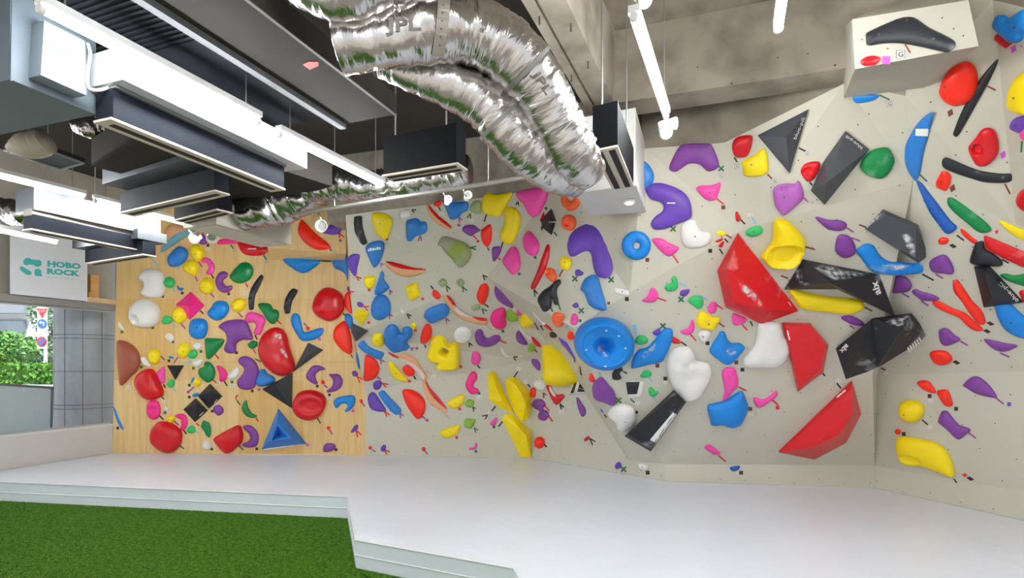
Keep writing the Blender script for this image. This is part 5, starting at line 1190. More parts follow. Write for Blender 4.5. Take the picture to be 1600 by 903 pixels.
purple slab left of the yellow pear|P|0.5|600,340 610,300 650,330 690,390 685,460 640,430 605,380|
huge yellow pear-shaped volume left of the blue drum|Y|1.1|690,80 750,65 840,110 920,210 1030,330 1090,450 1095,530 1050,590 930,625 790,615 765,560 750,450 720,250|g:.3,1,.7
small black ball on top of the yellow pear|C|0.9|790,80 820,45 870,50 880,85 850,120 810,110|
violet log between the yellow pear and blue drum|V|0.7|875,95 910,90 980,150 1040,240 1080,340 1060,350 1000,270 920,180|s:g,1045,340,1060,375
coral oval touching the blue drum's upper left|O|0.7|975,90 1000,40 1050,18 1080,50 1065,110 1020,145 980,125|o:1025,85
huge blue drum volume with a hollow face and bolts|B|D|1325,235 1.0|
+chalk_smear|c|.9|1275,185 1330,190 1390,270 1410,325 1350,320 1280,260
white framed black pyramid hold below the yellow pear|W|v|995,712 1040,590 1110,535 1245,688|a:1090,640,.14 s:k,1110,470,1125,510
+black_face|C|f.01|1118,550 1228,678 1080,680|
+black_face|C|f.01|1050,590 1075,588 1045,690 1008,695|
tiny red nub above the white framed pyramid|R|0.7|1098,415 1112,405 1120,435 1105,440|s:k,1110,440,1115,470
coral oval right of the white framed pyramid|O|0.7|1200,530 1225,480 1270,480 1280,540 1250,580 1210,570|o:1235,535 q:l,1310,490
large purple shield under the blue drum|P|0.5|1240,610 1300,540 1340,545 1400,620 1460,690 1475,790 1440,830 1370,800 1270,770 1240,710|o:1340,710 x:g,1510,770
small black lump under the blue drum|C|0.7|1445,490 1480,440 1530,415 1555,460 1520,490 1540,540 1500,560 1450,550|o:1505,530 s:k,1560,470,1600,490
round white ball right of the yellow petals|W|0.8|625,600 650,560 700,545 745,580 740,640 720,670 660,660|v:m,725,690,755,715,730,745
small bright red oval at the right yellow petal's edge|O|0.7|595,650 630,635 648,680 635,735 605,735 592,700|s:k,565,600,590,635 t:1-1,540,578
red heart-shaped hold with pale stripes under the yellow pear|R|0.5|755,620 800,615 830,680 870,710 930,705 942,740 870,815 830,790 780,690|v:k,900,805,940,845,915,865 t:1-1,912,890
+pale_stripe|I|0.3|790,620 812,640 850,710 860,730 830,722 795,670|
left yellow petal volume of the three|Y|v|148,520 180,468 228,472 265,570 345,740 420,910 380,895 250,830 165,760|a:190,520,.10 a:240,640,.17 a:300,780,.15 s:b,230,830,190,880
right yellow petal volume of the three|Y|v|330,550 400,520 480,560 590,690 600,800 600,850 570,960 500,990 430,900 350,700|a:420,590,.10 a:500,700,.18 a:545,830,.17 s:b,460,470,420,530 t:1-1,470,440
@740,610
lowest yellow petal volume, touching the mat|Y|v|295,290 340,240 400,250 480,310 580,400 600,480 598,690 490,690 440,580 350,400|a:400,310,.10 a:480,400,.18 a:545,470,.16 s:b,300,325,258,378
purple double disc hold right of the yellow petals|P|0.5|605,150 640,95 710,95 745,145 720,190 770,220 780,270 740,315 680,300 670,260 685,215 640,190|b:700,200,30,-.3 s:r,740,160,790,212 s:r,780,260,825,325
slim purple blade below the white framed pyramid|P|0.7|1070,75 1090,80 1130,140 1165,200 1155,260 1120,265 1080,160|
tiny blue nub left of the white sphere-like hold|B|0.7|1320,200 1345,190 1360,235 1335,225|s:k,1362,250,1385,282
white rounded block left of the long black slab volume|W|0.7|1395,250 1430,185 1500,160 1600,165 1667,220 1678,320 1650,380 1600,425 1500,420 1475,320 1430,290|o:1578,330 q:k,1699,227
bright red ball low right of the yellow petals|O|0.9|632,545 650,495 685,483 720,500 735,545 715,590 683,606 648,590|s:k,735,560,762,590
tiny red hold near the wall foot under the purple blade|R|0.7|1150,510 1190,475 1210,495 1180,525 1155,528|v:k,1210,500,1270,535,1240,570
small violet ball at the wall foot by a white pebble|V|0.8|1470,790 1500,745 1535,760 1530,800 1490,820|x:g,1562,820
tiny white nub left of the lower yellow petal|W|0.6|130,240 170,215 180,235 150,250|v:b,145,255,85,268,120,300
@960,210
pale blue ball half hidden behind the white soffit|L|0.6|215,260 300,270 370,330 410,420 400,500 330,560 240,530 200,400|
big violet boomerang with white print above the blue ring|V|0.4|325,560 400,510 500,508 640,555 740,620 795,720 805,850 760,890 640,940 520,985 430,990 385,960 385,910 430,850 500,800 510,740 470,700 390,680 345,630|L:Lapis,590,715,90,26 x:g,612,983
plum arch-shaped hold at the very top of the wall|P|0.4|570,340 620,220 680,125 760,98 980,95 1020,120 1090,300 1060,360 980,385 930,350 880,310 780,305 720,340 650,385 590,380|o:868,200 x:g,1112,355 t:G,1110,430
pink pick-shaped hold right of the violet boomerang|K|0.5|855,570 890,535 1000,530 1070,510 1100,495 1108,530 1080,630 1050,680 990,690 930,660|o:993,605 s:r,1065,670,1140,728 q:m,1135,760
glossy red hold at the top left of the grey triangle|R|0.6|1225,130 1250,50 1320,15 1420,8 1440,50 1420,150 1380,225 1310,240 1250,220|b:1330,90,60,.2 s:k,1248,240,1280,288 t:G,1278,330
@960,330
blue ring hold in the middle of the pale upper wall|B|R|228,357 152 38|q:m,343,507
light green curved hold above the violet disc|E|0.6|525,780 600,740 590,700 630,678 655,720 660,790 620,830 550,830|s:l,670,745,745,775
pink comb-shaped hold right of the blue ring|K|0.5|395,290 480,280 560,325 640,360 675,375 650,420 590,465 540,460 470,400 410,330|o:563,375 s:r,610,460,665,540
large white heart-shaped hold right of the violet boomerang|W|0.5|695,180 740,110 830,85 870,160 920,210 1000,220 1010,290 970,350 880,380 760,380 700,310|o:840,262 q:k,998,413
tiny yellow oval above the big red volume|Y|0.7|1060,225 1110,200 1165,225 1150,250 1085,255|s:m,1165,245,1220,280
upper tiny red sliver left of the big red volume's tip|R|0.7|1050,310 1120,280 1130,295 1080,325|s:k,1145,285,1185,325
lower tiny red sliver left of the big red volume's tip|R|0.7|1085,365 1120,315 1145,320 1120,375|s:k,1095,390,1130,445
small red hold below the pink pick-shaped hold|R|0.6|1260,20 1280,5 1320,80 1290,110 1265,90|o:1285,80 s:k,1320,90,1360,135
light green bean above the big red volume's tip|E|0.7|1370,215 1430,170 1520,155 1550,200 1520,245 1440,268 1380,250|o:1450,215 s:l,1430,60,1475,135 t:1-1,1415,38
white bar hold at the ridge left of the pink fin|W|0.6c|-5,795 155,825 150,880 -5,855|o:80,838 q:k,130,915
big red faceted volume with a chalk smear|R|v|1285,225 1913,1030 1530,1170 1155,990 1070,620|a:1190,595,.26 a:1235,950,.28 a:1620,1030,.20 z q:d,1570,1110 T:CHEETA,1807,945,1840,985
+chalk_smear|c|.8|1300,740 1380,760 1520,900 1560,1000 1480,990 1380,900 1310,820
@960,450
pink fin hold right of the white bar hold|K|0.6|285,130 340,90 380,5 410,0 450,50 455,90 420,140 350,150|s:r,445,100,540,135
violet disc above a green cross left of the red volume|V|0.6|680,60 700,25 775,12 780,40 740,85 690,80|o:720,45 x:g,695,118
light green rounded hold left of the big red volume|E|0.6|765,125 820,85 900,90 930,150 910,200 870,220 820,180 775,150|s:l,895,80,970,125
round pink hold above the yellow saddle|K|0.7|975,210 1000,155 1050,145 1070,180 1055,250 1010,270 975,245|s:r,1060,170,1130,220
yellow saddle-shaped hold left of the big red volume|Y|0.6|850,340 880,260 920,240 970,270 1020,300 1100,310 1100,345 1070,380 1040,440 980,435 880,410|b:1000,330,50,-.3 o:985,378 s:m,1090,365,1145,405
pink bird-like hold left of the yellow saddle|K|0.6|685,450 750,425 790,380 800,335 825,340 835,420 810,470 760,490 700,470|s:r,795,485,852,550
pink knob peeking out under the big red volume|K|0.6|1225,330 1235,265 1300,285 1375,320 1360,360 1290,390 1240,380|s:r,1330,380,1385,440 s:k,1415,345,1440,395
round white knob below the yellow saddle|W|0.8|870,495 900,450 960,440 1000,470 990,520 950,565 900,550|o:925,510 q:k,970,575
light green oval right of the blue drum|E|0.7|215,550 250,500 310,500 355,545 320,580 250,590|o:275,545 s:l,245,490,215,420 q:l,212,402
tiny violet point above the long blue hold|V|0.6|395,465 440,430 475,420 470,480 430,495|x:g,505,395
long blue curved hold right of the blue drum|B|0.5|175,820 200,720 250,650 340,620 420,540 500,440 560,420 605,440 605,520 570,640 520,730 490,770 340,805 200,838|b:330,690,70,-.2 q:m,448,808
+chalk_smear|c|.7|280,690 400,580 440,560 430,640 340,720 300,740
small red wedge at the long blue hold's tip|R|0.6|595,510 620,510 690,555 680,580 610,575|s:k,695,560,752,600
big white ear-shaped volume with a hollow|W|0.55|545,833 545,793 560,720 610,650 700,618 790,630 835,690 855,763 920,778 985,798 1012,863 1000,953 950,1043 900,1133 840,1173 750,1183 680,1143 610,1033 560,913|b:850,920,120,-.55 b:775,780,45,-.25 b:640,830,90,.2 q:k,530,943 t:1-1,527,983
blue heart-shaped hold left of the white pedestal|B|0.55|995,640 1030,570 1080,500 1100,460 1150,465 1180,540 1230,580 1310,580 1360,625 1310,700 1220,790 1150,795 1070,740 1000,680|b:1200,650,60,-.3 q:m,1270,775
+chalk_smear|c|.7|1140,640 1230,620 1300,650 1260,710 1180,720
@960,560
pink boot-shaped hold right of the white ear volume|K|0.6|1120,160 1150,105 1210,95 1260,110 1290,220 1280,300 1220,360 1160,440 1130,435 1150,350 1140,270|s:r,1290,295,1375,335
big blue jug hold below the pink boot|B|0.6|970,510 1040,480 1160,450 1250,390 1330,350 1360,400 1395,500 1370,600 1320,690 1250,725 1180,715 1120,695 1020,700 1000,640|b:1210,590,80,.15 q:m,1415,525 t:1-1,1418,585
long black slab volume with white sticker below the ear volume|C|v|615,330 745,450 380,960 110,803|a:640,365,.14 a:718,445,.14 a:385,925,.14 a:150,800,.14 z t:,0,0
+sticker|w|f.002|610,560 650,580 430,880 370,845|
small white block with a black face under the blue drum|W|0.4c|120,240 312,240 275,410 150,410|s:g,165,420,210,460 t:1-1,240,470
+black_face|C|f.006|120,245 265,243 235,370 137,373|
light green knob above the lower green wedge|E|0.6|270,180 310,130 370,130 385,175 350,200 290,200|b:330,165,20,-.5 s:l,355,200,400,240
light green wedge left of the long black slab|E|0.6|355,310 390,300 420,340 460,340 440,380 390,400 360,360|s:l,400,400,435,450
pink short bar near the bottom of the wall|K|0.7c|935,928 975,888 1060,943 1110,983 1085,1008 1040,1003 950,948|s:r,1085,1013,1160,1073
tiny dark blue cup hold near the wall foot|F|0.7|1205,1133 1300,1118 1305,1143 1270,1173 1225,1173|o:1262,1150 q:b,1320,1190
white pebble at the wall foot below the black slab|W|0.7|245,1108 290,1093 345,1123 330,1163 270,1158|o:290,1130 q:k,347,1190
@1140,150
yellow curved shield hold left of the grey triangle volume|Y|0.5|135,680 250,620 350,545 390,600 405,720 390,800 280,840 160,830 140,760|o:225,718 s:m,395,815,440,862 t:G,465,885
red hollowed hold left of the grey wedge volume|R|0.5|740,790 770,720 830,690 920,680 945,720 920,800 870,870 810,890 780,860|c:805,785,50,45,.8 s:k,835,895,860,930
charcoal grey triangle volume with white lettering along one edge|A|v|820,140 625,805 290,410|a:590,430,.12 T:blue-pill,680,450,775,225 s:k,720,540,790,575 t:G,805,595
charcoal grey wedge volume with white lettering on its end|A|v|1205,365 1450,555 985,1130 845,985 980,680|a:1415,590,.05 a:1010,905,.22 T:blue-pill,1380,545,1215,415
glossy green hold with chalk right of the grey wedge|G|0.5|1360,740 1390,650 1480,570 1560,540 1650,540 1705,620 1717,690 1667,800 1577,860 1467,840 1390,790|o:1523,717 z
blue hold peeking out under the pale box volume|B|0.5|1275,30 1275,0 1400,-20 1550,-10 1540,20 1460,60 1300,75|s:g,1562,-10,1667,40 t:G,1667,80
@1140,270
pink purple hold with three pockets left of the grey wedge|U|0.5|455,180 500,130 600,110 680,115 720,85 765,180 765,270 690,350 580,440 540,430 480,350 460,260|o:568,255 b:505,165,18,-.6 b:545,165,18,-.6 b:585,160,18,-.6 s:i,770,260,820,305 t:G,865,305
yellow scoop volume with a deep bowl by the red volume|Y|0.9|460,540 490,495 550,490 630,520 740,630 790,710 780,820 740,930 650,995 540,1000 430,985 340,900 335,870 380,820 440,740 460,650|c:575,855,185,145,1.0 s:m,790,770,890,800
purple leaf hold above the purple pebble|P|0.6|890,465 920,460 1030,490 1150,495 1220,530 1210,580 1150,605 1030,590 950,530|s:p,1215,570,1295,620
purple pebble hold left of the blue boat hold|P|0.6|1100,790 1130,660 1190,645 1260,670 1310,760 1310,840 1250,880 1180,885 1120,840|o:1215,795 s:p,1270,675,1360,712
@1140,390
long black pyramid volume with white aix lettering, upper one|C|v|765,100 1555,255 1720,690 1120,405 570,405|a:1050,345,.30 z T:aix,1545,470,1500,330 s:m,535,270,610,300
+chalk_smear|c|.9|870,185 1000,150 1200,195 1440,262 1250,310 1060,338 960,260
+chalk_smear|c|.5|680,210 740,200 800,330 900,360 760,380 690,300
yellow boat-shaped volume under the upper black pyramid|Y|0.75|620,440 650,415 760,440 1000,490 1200,510 1350,530 1405,570 1380,630 1260,670 1100,665 900,640 780,625 700,570|b:1000,600,90,-.3 b:900,590,60,-.3 b:1120,610,70,-.3 s:m,1405,600,1485,640
flat purple leaf under the yellow boat volume's tip|P|0.6|1160,710 1190,690 1270,690 1370,740 1405,780 1380,795 1290,785 1200,745|s:p,1250,790,1300,820
@1140,510
white pedestal-shaped volume left of the red kite volume|W|0.55|330,-40 440,-45 530,-20 560,90 610,170 630,240 610,330 560,390 480,430 350,435 200,435 150,400 150,340 200,280 260,210 290,100 300,0|q:k,133,450
red kite-shaped volume right of the white pedestal|R|v|545,-40 840,-35 1025,180 970,470 705,672 620,250|a:850,-5,.10 a:1000,185,.12 a:945,455,.12 a:720,640,.08 a:580,-10,.06 T:Cheeta,600,40,625,140 s:k,970,490,995,515
pink horned hold left of the large red wedge|K|0.7|245,750 280,745 350,765 430,720 480,670 500,690 480,740 400,800 310,850 270,820|s:r,445,765,505,820 q:r,500,845
double black pyramid volume with white aix lettering, lower one|C|y|1100,232 1487,-87 1892,-140 2087,98 1572,413 1200,575|F:1330,470 T:aix,1235,195,1160,270 T:IIIII,1850,255,1990,130 s:m,1577,432,1625,455 t:1-1,1640,495
+chalk_smear|c|1.0|1605,-50 1720,-95 1875,-125 1850,-60 1790,20 1700,0
+chalk_smear|c|.6|1800,30 1880,-110 1930,20 1860,60
@1140,600
large red wedge volume low on the right wall|R|v|1270,-35 1365,300 1210,600 880,775 510,700|a:1270,55,.10 a:1278,315,.24 a:1135,530,.26 a:860,660,.20 a:600,688,.05 T:Cheeta,1120,140,1210,65 s:k,1115,-10,1160,45 t:1-1,1130,-35
@1360,0
black boomerang hold on the pale box volume|C|0.35|-45,390 -45,350 0,320 130,260 300,190 400,175 480,195 620,290 880,430 830,540 700,520 520,480 300,445 120,450 0,470 -40,460|K o:380,212 o:85,358 o:655,405 s:m,360,460,415,550 t:G,315,568
small red bean on the pale box volume|R|0.6|-100,630 -40,590 30,578 90,590 105,620 60,670 -30,685 -90,670|K q:i,165,628
blue claw hold at the top right corner|B|0.6|1285,220 1310,170 1380,170 1430,200 1500,150 1640,95 1660,300 1590,340 1560,430 1470,445 1400,400 1290,290|o:1500,285 b:1480,250,60,-.3
red bow-tie hold under the blue claw|R|0.6c|1270,400 1330,340 1370,390 1440,450 1480,450 1410,510 1350,470|q:i,1490,510
bright red egg left of the black bar|O|0.65|725,900 750,830 830,720 930,660 1010,650 1080,700 1112,800 1105,920 1050,1040 950,1095 860,1105 770,1060 715,980|o:775,905 q:m,832,1175
slim black bar hold slanting across the right wall|C|0.8|1310,625 1330,640 1260,800 1180,950 1080,1130 960,1340 905,1422 865,1410 870,1360 960,1140 1100,890 1180,770|o:1015,1058 s:m,1215,895,1305,940
@1360,120
yellow pocketed dome at the right edge|Y|0.6|1600,-50 1520,0 1460,90 1430,220 1440,320 1500,370 1600,400 1680,390 1700,100 1680,-40|o:1490,222
violet half moon at the right edge below the yellow dome|V|0.5|1445,520 1480,450 1550,415 1660,420 1660,600 1550,590 1460,550|o:1515,510
pink nub at the right edge over the violet half moon|K|0.7|1560,580 1620,500 1680,520 1680,680 1590,660|s:g,1580,670,1570,785
red faceted pocket hold right of the tall blue leaf|R|0.55|1025,720 1100,630 1160,550 1240,535 1300,580 1330,680 1330,790 1280,870 1200,930 1110,925 1060,860 1025,780|c:1125,745,48,62,1.0 o:1062,715 q:i,1382,812
tall blue leaf volume with a white sticker|L|0.45|655,375 560,420 480,500 420,600 370,700 355,800 360,900 400,1000 470,1090 490,1060 520,980 550,800 600,620|s:g,510,1015,590,1090
+sticker|w|f.003|475,540 605,540 598,618 470,612|
@1360,240
black curved bar under the red pocketed hold|C|0.55|745,80 775,40 850,65 980,120 1150,180 1350,210 1480,215 1470,280 1400,305 1200,300 1050,260 900,210 790,165 750,130|o:1380,250 z s:m,1400,315,1455,420
coral blocky hold below the black curved bar|O|0.6c|680,300 740,180 800,190 840,240 830,320 790,395 730,375 680,345|o:735,295 q:m,855,360
red half ball at the right edge below the curved bar|R|0.6|1515,480 1560,390 1660,360 1660,590 1560,580|
green canoe-shaped hold on the fold of the right wall|G|0.6|800,480 825,455 900,490 1050,600 1180,700 1260,790 1200,825 1120,815 1000,720 880,620 810,540|z q:r,1315,815
yellow canoe hold at the right edge|Y|0.5|1340,690 1440,730 1600,800 1680,825 1680,930 1560,890 1460,830 1380,760|
dark blue blade volume below the tall blue leaf|F|0.7|480,290 530,310 600,400 700,530 830,700 900,770 840,830 780,830 700,730 620,620 540,450|
charcoal volume with white lettering above the blue boat hold|A|v|130,580 490,735 605,1070 490,1130 -57,780|F:1350,330 a:478,760,.12 a:470,1085,.14 a:160,640,.06 z T:blue-pill,-35,765,110,630 s:m,-117,740,-17,778
+chalk_smear|c|.9|330,850 400,820 480,940 480,1110 400,1060 350,960
@1360,360
coral strip with pink gloss above the black knob|O|0.6|940,-20 1000,15 1060,70 1110,110 1080,140 1020,100 955,40|s:k,900,50,975,105
coral ball right of the charcoal volume's tip|O|0.8|705,110 730,75 800,80 815,110 780,145 720,145|Q:b,860,162
black knob hold wedged beside the long red wedge|C|0.6|1100,130 1170,115 1180,160 1200,200 1280,250 1365,320 1365,370 1250,375 1100,365 1035,330 1050,250 1070,190|s:k,1370,300,1440,340
black triangle volume with white lettering below the black knob|C|v|1090,370 1250,375 1590,740 1190,790|a:1180,420,.08 a:1260,700,.10 T:blue-pill,1535,735,1350,545
red wedge volume at the right edge beside the black knob|R|0.5c|1175,45 1400,140 1600,225 1680,245 1680,410 1580,380 1400,300 1200,190|z
green bar hold at the right edge below the red wedge|G|0.5|1350,470 1400,450 1500,470 1660,455 1660,590 1560,570 1420,520|
red knob at the right edge beside the lettered black triangle|R|0.6|1550,640 1600,620 1670,640 1670,750 1600,760 1570,700|
blue slab volume at the right edge below the black triangle|B|0.5|1285,780 1430,760 1520,830 1600,900 1680,940 1680,1120 1560,1120 1450,1070 1380,1010 1330,920 1290,800|o:1465,965
purple dome right of the blue boat hold|P|0.6|610,360 640,300 740,258 800,280 860,390 855,455 760,450 650,435|o:720,390 s:p,680,455,755,500
purple shell hold below the blue boat hold|P|0.55|185,630 230,570 260,490 310,475 380,500 425,560 420,610 360,645 210,655|o:315,605 s:p,330,655,405,695
purple bow hold right of the purple shell|P|0.5|430,640 470,610 530,640 600,655 690,690 720,715 640,735 540,730 480,690|s:p,530,735,605,785
blue boat-shaped hold with a chalked lip|B|0.55|-147,220 -100,165 -30,140 40,165 100,260 200,325 340,335 480,345 600,295 620,430 450,455 280,468 120,455 0,415 -80,310|b:250,370,60,-.2 z s:k,540,455,660,520
+chalk_smear|c|1.0|110,350 200,340 340,345 470,335 420,375 330,420 240,430 150,400
upper one of the two long bright red fingers|O|0.7|860,530 900,515 945,570 1000,650 1060,740 1150,830 1190,920 1195,960 1170,985 1110,960 1020,850 950,740 870,640|Q:b,1250,970
lower one of the two long bright red fingers|O|0.7|640,745 700,735 850,810 980,860 1060,930 1165,1020 1160,1045 1080,1045 990,980 920,910 800,860 690,805|Q:b,1215,1050
@1360,480
purple pointed hold right of the double black pyramid|P|0.55|710,260 740,225 800,225 870,290 935,335 900,365 790,405 730,370|o:820,335 s:p,940,355,1015,398
purple boat hold below the red fingers|P|0.5|1180,340 1250,340 1400,375 1530,400 1470,440 1380,465 1280,435|o:1340,430 s:p,1350,475,1450,520
bright red ringed oval below the pointed purple hold|O|0.6|615,490 650,460 730,455 800,475 850,540 810,590 730,605 650,570|b:725,525,40,-.2 Q:b,895,575
left one of two red leaves on the lower right wall|O|0.6|485,795 520,765 600,770 660,840 680,890 640,895 550,860|q:b,617,925 t:1-1,632,975
@1360,600
right one of two red leaves on the lower right wall|O|0.6|690,85 740,60 800,62 830,120 855,220 800,235 750,200|o:785,165 q:b,893,258
yellow ball on the lower right wall|Y|0.9|290,270 310,200 390,172 480,185 540,240 545,310 490,385 410,405 330,370 295,320|o:348,320 s:b,540,372,600,425 t:1-1,620,452
tiny red ball above the big yellow curved hold|O|1|255,485 280,468 310,480 312,515 285,528 258,510|q:b,347,520
large purple fin hold on the lower right wall|P|0.5|965,10 1040,-65 1110,-78 1200,-20 1270,60 1315,130 1290,145 1110,105 990,35|o:1115,48 s:p,1310,145,1390,210 q:V,1445,210
purple twisted hold right of the yellow ball|P|0.6|705,380 740,290 790,282 850,350 920,430 1000,455 1040,480 1000,520 930,575 880,560 800,480 715,410|o:840,440 b:900,480,40,-.2 s:p,1015,500,1100,565
big yellow curved hold lowest on the right wall|Y|0.55|260,620 290,560 370,555 550,585 680,620 780,700 840,820 865,960 800,960 650,900 520,860 400,855 320,820 280,740|c:430,775,120,55,.45 s:b,858,970,900,1030
tiny red ball right of the big yellow curved hold|O|1|958,948 980,930 1002,948 982,970|Q:b,1040,985
"""
# ---------------------------------------------------------------- climbing holds
COL = {'R': ('hold_crimson', 'd8141f'), 'O': ('hold_bright_red', 'ff2c14'), 'T': ('hold_coral', 'ff6a3c'), 'Y': ('hold_yellow', 'ffe208'), 'B': ('hold_blue', '0f86dd'),
       'L': ('hold_mid_blue', '2f80d2'), 'F': ('hold_deep_blue', '1f5db8'), 'P': ('hold_purple', '84439c'), 'V': ('hold_violet', '6a45b4'), 'U': ('hold_mauve', 'b766bc'), 'K': ('hold_pink', 'fb4fae'), 'H': ('hold_hot_pink', 'f92c8c'),
       'G': ('hold_green', '0c8546'), 'E': ('hold_light_green', '34c46c'), 'M': ('hold_lime', '8cb93a'), 'J': ('hold_olive', '9cb07a'), 'W': ('hold_white', 'ebe9e4'), 'C': ('hold_black', '24262b'),
       'A': ('hold_charcoal', '474a50'), 'S': ('hold_brown', 'a5573f'), 'Q': ('hold_teal', '6a9fac'), 'N': ('hold_peach', 'e3a97c'), 'I': ('hold_pale_lilac', 'e6d6d6'), 'w': ('sticker_white', 'f0f0ee')}
def chalkmat():
    m = bpy.data.materials.new('chalk_dust'); m.use_nodes = True; nt = m.node_tree; b = nt.nodes['Principled BSDF']
    b.inputs['Base Color'].default_value = hexc('eceef0'); b.inputs['Roughness'].default_value = .95
    tc = nt.nodes.new('ShaderNodeTexCoord'); n = nt.nodes.new('ShaderNodeTexNoise'); n.inputs['Scale'].default_value = 22; n.inputs['Detail'].default_value = 6
    nt.links.new(tc.outputs['Object'], n.inputs['Vector'])
    at_ = nt.nodes.new('ShaderNodeAttribute'); at_.attribute_name = 'fade'
    ad = nt.nodes.new('ShaderNodeMath'); ad.operation = 'MULTIPLY_ADD'; ad.inputs[1].default_value = 3.2; ad.inputs[2].default_value = -1.55; nt.links.new(n.outputs['Fac'], ad.inputs[0])
    s2 = nt.nodes.new('ShaderNodeMath'); s2.operation = 'ADD'; s2.use_clamp = True; nt.links.new(ad.outputs[0], s2.inputs[0]); hf = nt.nodes.new('ShaderNodeMath'); hf.operation = 'MULTIPLY'; hf.inputs[1].default_value = .5; nt.links.new(at_.outputs['Fac'], hf.inputs[0]); nt.links.new(hf.outputs[0], s2.inputs[1])
    mu = nt.nodes.new('ShaderNodeMath'); mu.operation = 'MULTIPLY'; nt.links.new(s2.outputs[0], mu.inputs[0]); nt.links.new(at_.outputs['Fac'], mu.inputs[1])
    nt.links.new(mu.outputs[0], b.inputs['Alpha'])
    return m
CHM = chalkmat()
def hcol(k, chalk=False, rock=False):
    nm, hx = COL[k]
    if rock: return mat('hold_olive_rock', 'a9ab90', rough=.8, col2='98b048', scale=3.4, bump=.9, bscale=70, lo=.46, hi=.62)
    if chalk: return mat(nm + '_chalked', hx, rough=.5, col2={'C': 'a8abb2', 'A': '85888e', 'R': 'e88f90', 'G': '7dba9a', 'B': '9cc8ec'}.get(k, 'dddddd'), scale=5.0, lo=.60, hi=.80, spec=.4)
    rough = {'R': .3, 'O': .38, 'G': .35, 'C': .42, 'A': .5, 'W': .5, 'Y': .45}.get(k, .42)
    return mat(nm, hx, rough=rough, var=.06, bump=.03, bscale=90, spec=.45)
TAPE = {'p': ('purple', '9c4d8e'), 'r': ('red', 'dd2a2c'), 'g': ('green', '2f6a48'), 'k': ('black', '2a2a2a'), 'b': ('brown', '3d2a1e'), 'm': ('brown', '7d3a2c'), 'l': ('blue', '86b9de'), 'i': ('magenta', 'bf4fc0'), 'e': ('grey', 'b2b0a8'), 'V': ('violet', '5a4fa8')}
def tcol(k): return mat('tape_' + TAPE[k][1], TAPE[k][1], rough=.6, var=.03)
BOLT = mat('bolt_steel', '6d6a64', rough=.4, metal=.7)
HOLE = mat('hole_black', '181818', rough=.8)
PAPER = mat('paper_white', 'efefec', rough=.7)
INK = mat('ink_dark', '26242c', rough=.7)
MARKW = mat('print_white', 'f4f4f4', rough=.5)

def crom(p, m=6):
    out = []; n = len(p)
    for i in range(n):
        p0, p1, p2, p3 = p[i - 1], p[i], p[(i + 1) % n], p[(i + 2) % n]
        for k in range(m):
            t = k / m
            out.append(tuple(.5 * (2 * b + (c - a) * t + (2 * a - 5 * b + 4 * c - d) * t * t + (3 * b - a - 3 * c + d) * t ** 3) for a, b, c, d in zip(p0, p1, p2, p3)))
    return out
def cornered(p, f=.1):
    out = []; n = len(p)
    for i in range(n):
        a, b, c = p[i - 1], p[i], p[(i + 1) % n]
        out.append((b[0] + (a[0] - b[0]) * f, b[1] + (a[1] - b[1]) * f)); out.append((b[0] + (c[0] - b[0]) * f, b[1] + (c[1] - b[1]) * f))
    return out
def resample(p, s):
    P_ = p + [p[0]]; out = []; acc = 0.0; out.append(p[0])
    for a, b in zip(P_, P_[1:]):
        L = math.hypot(b[0] - a[0], b[1] - a[1]); 
        while L > 1e-9 and acc + L >= s:
            t = (s - acc) / L; a = (a[0] + (b[0] - a[0]) * t, a[1] + (b[1] - a[1]) * t); out.append(a); L = math.hypot(b[0] - a[0], b[1] - a[1]); acc = 0.0
        acc += L
    if len(out) > 3 and math.hypot(out[-1][0] - out[0][0], out[-1][1] - out[0][1]) < s * .5: out.pop()
    return out
def inpoly(x, y, polys):
    r = False
    for P_ in polys:
        j = len(P_) - 1
        for i in range(len(P_)):
            xi, yi = P_[i]; xj, yj = P_[j]
            if (yi > y) != (yj > y) and x < (xj - xi) * (y - yi) / (yj - yi) + xi: r = not r
            j = i
    return r
def bdist(x, y, polys):
    m = 1e18
    for P_ in polys:
        ax, ay = P_[-1]
        for bx, by in P_:
            dx, dy = bx - ax, by - ay; q = dx * dx + dy * dy
            t = ((x - ax) * dx + (y - ay) * dy) / q if q > 0 else 0
            t = 0 if t < 0 else 1 if t > 1 else t
            ex, ey = x - ax - dx * t, y - ay - dy * t; d = ex * ex + ey * ey
            if d < m: m = d
            ax, ay = bx, by
    return math.sqrt(m)
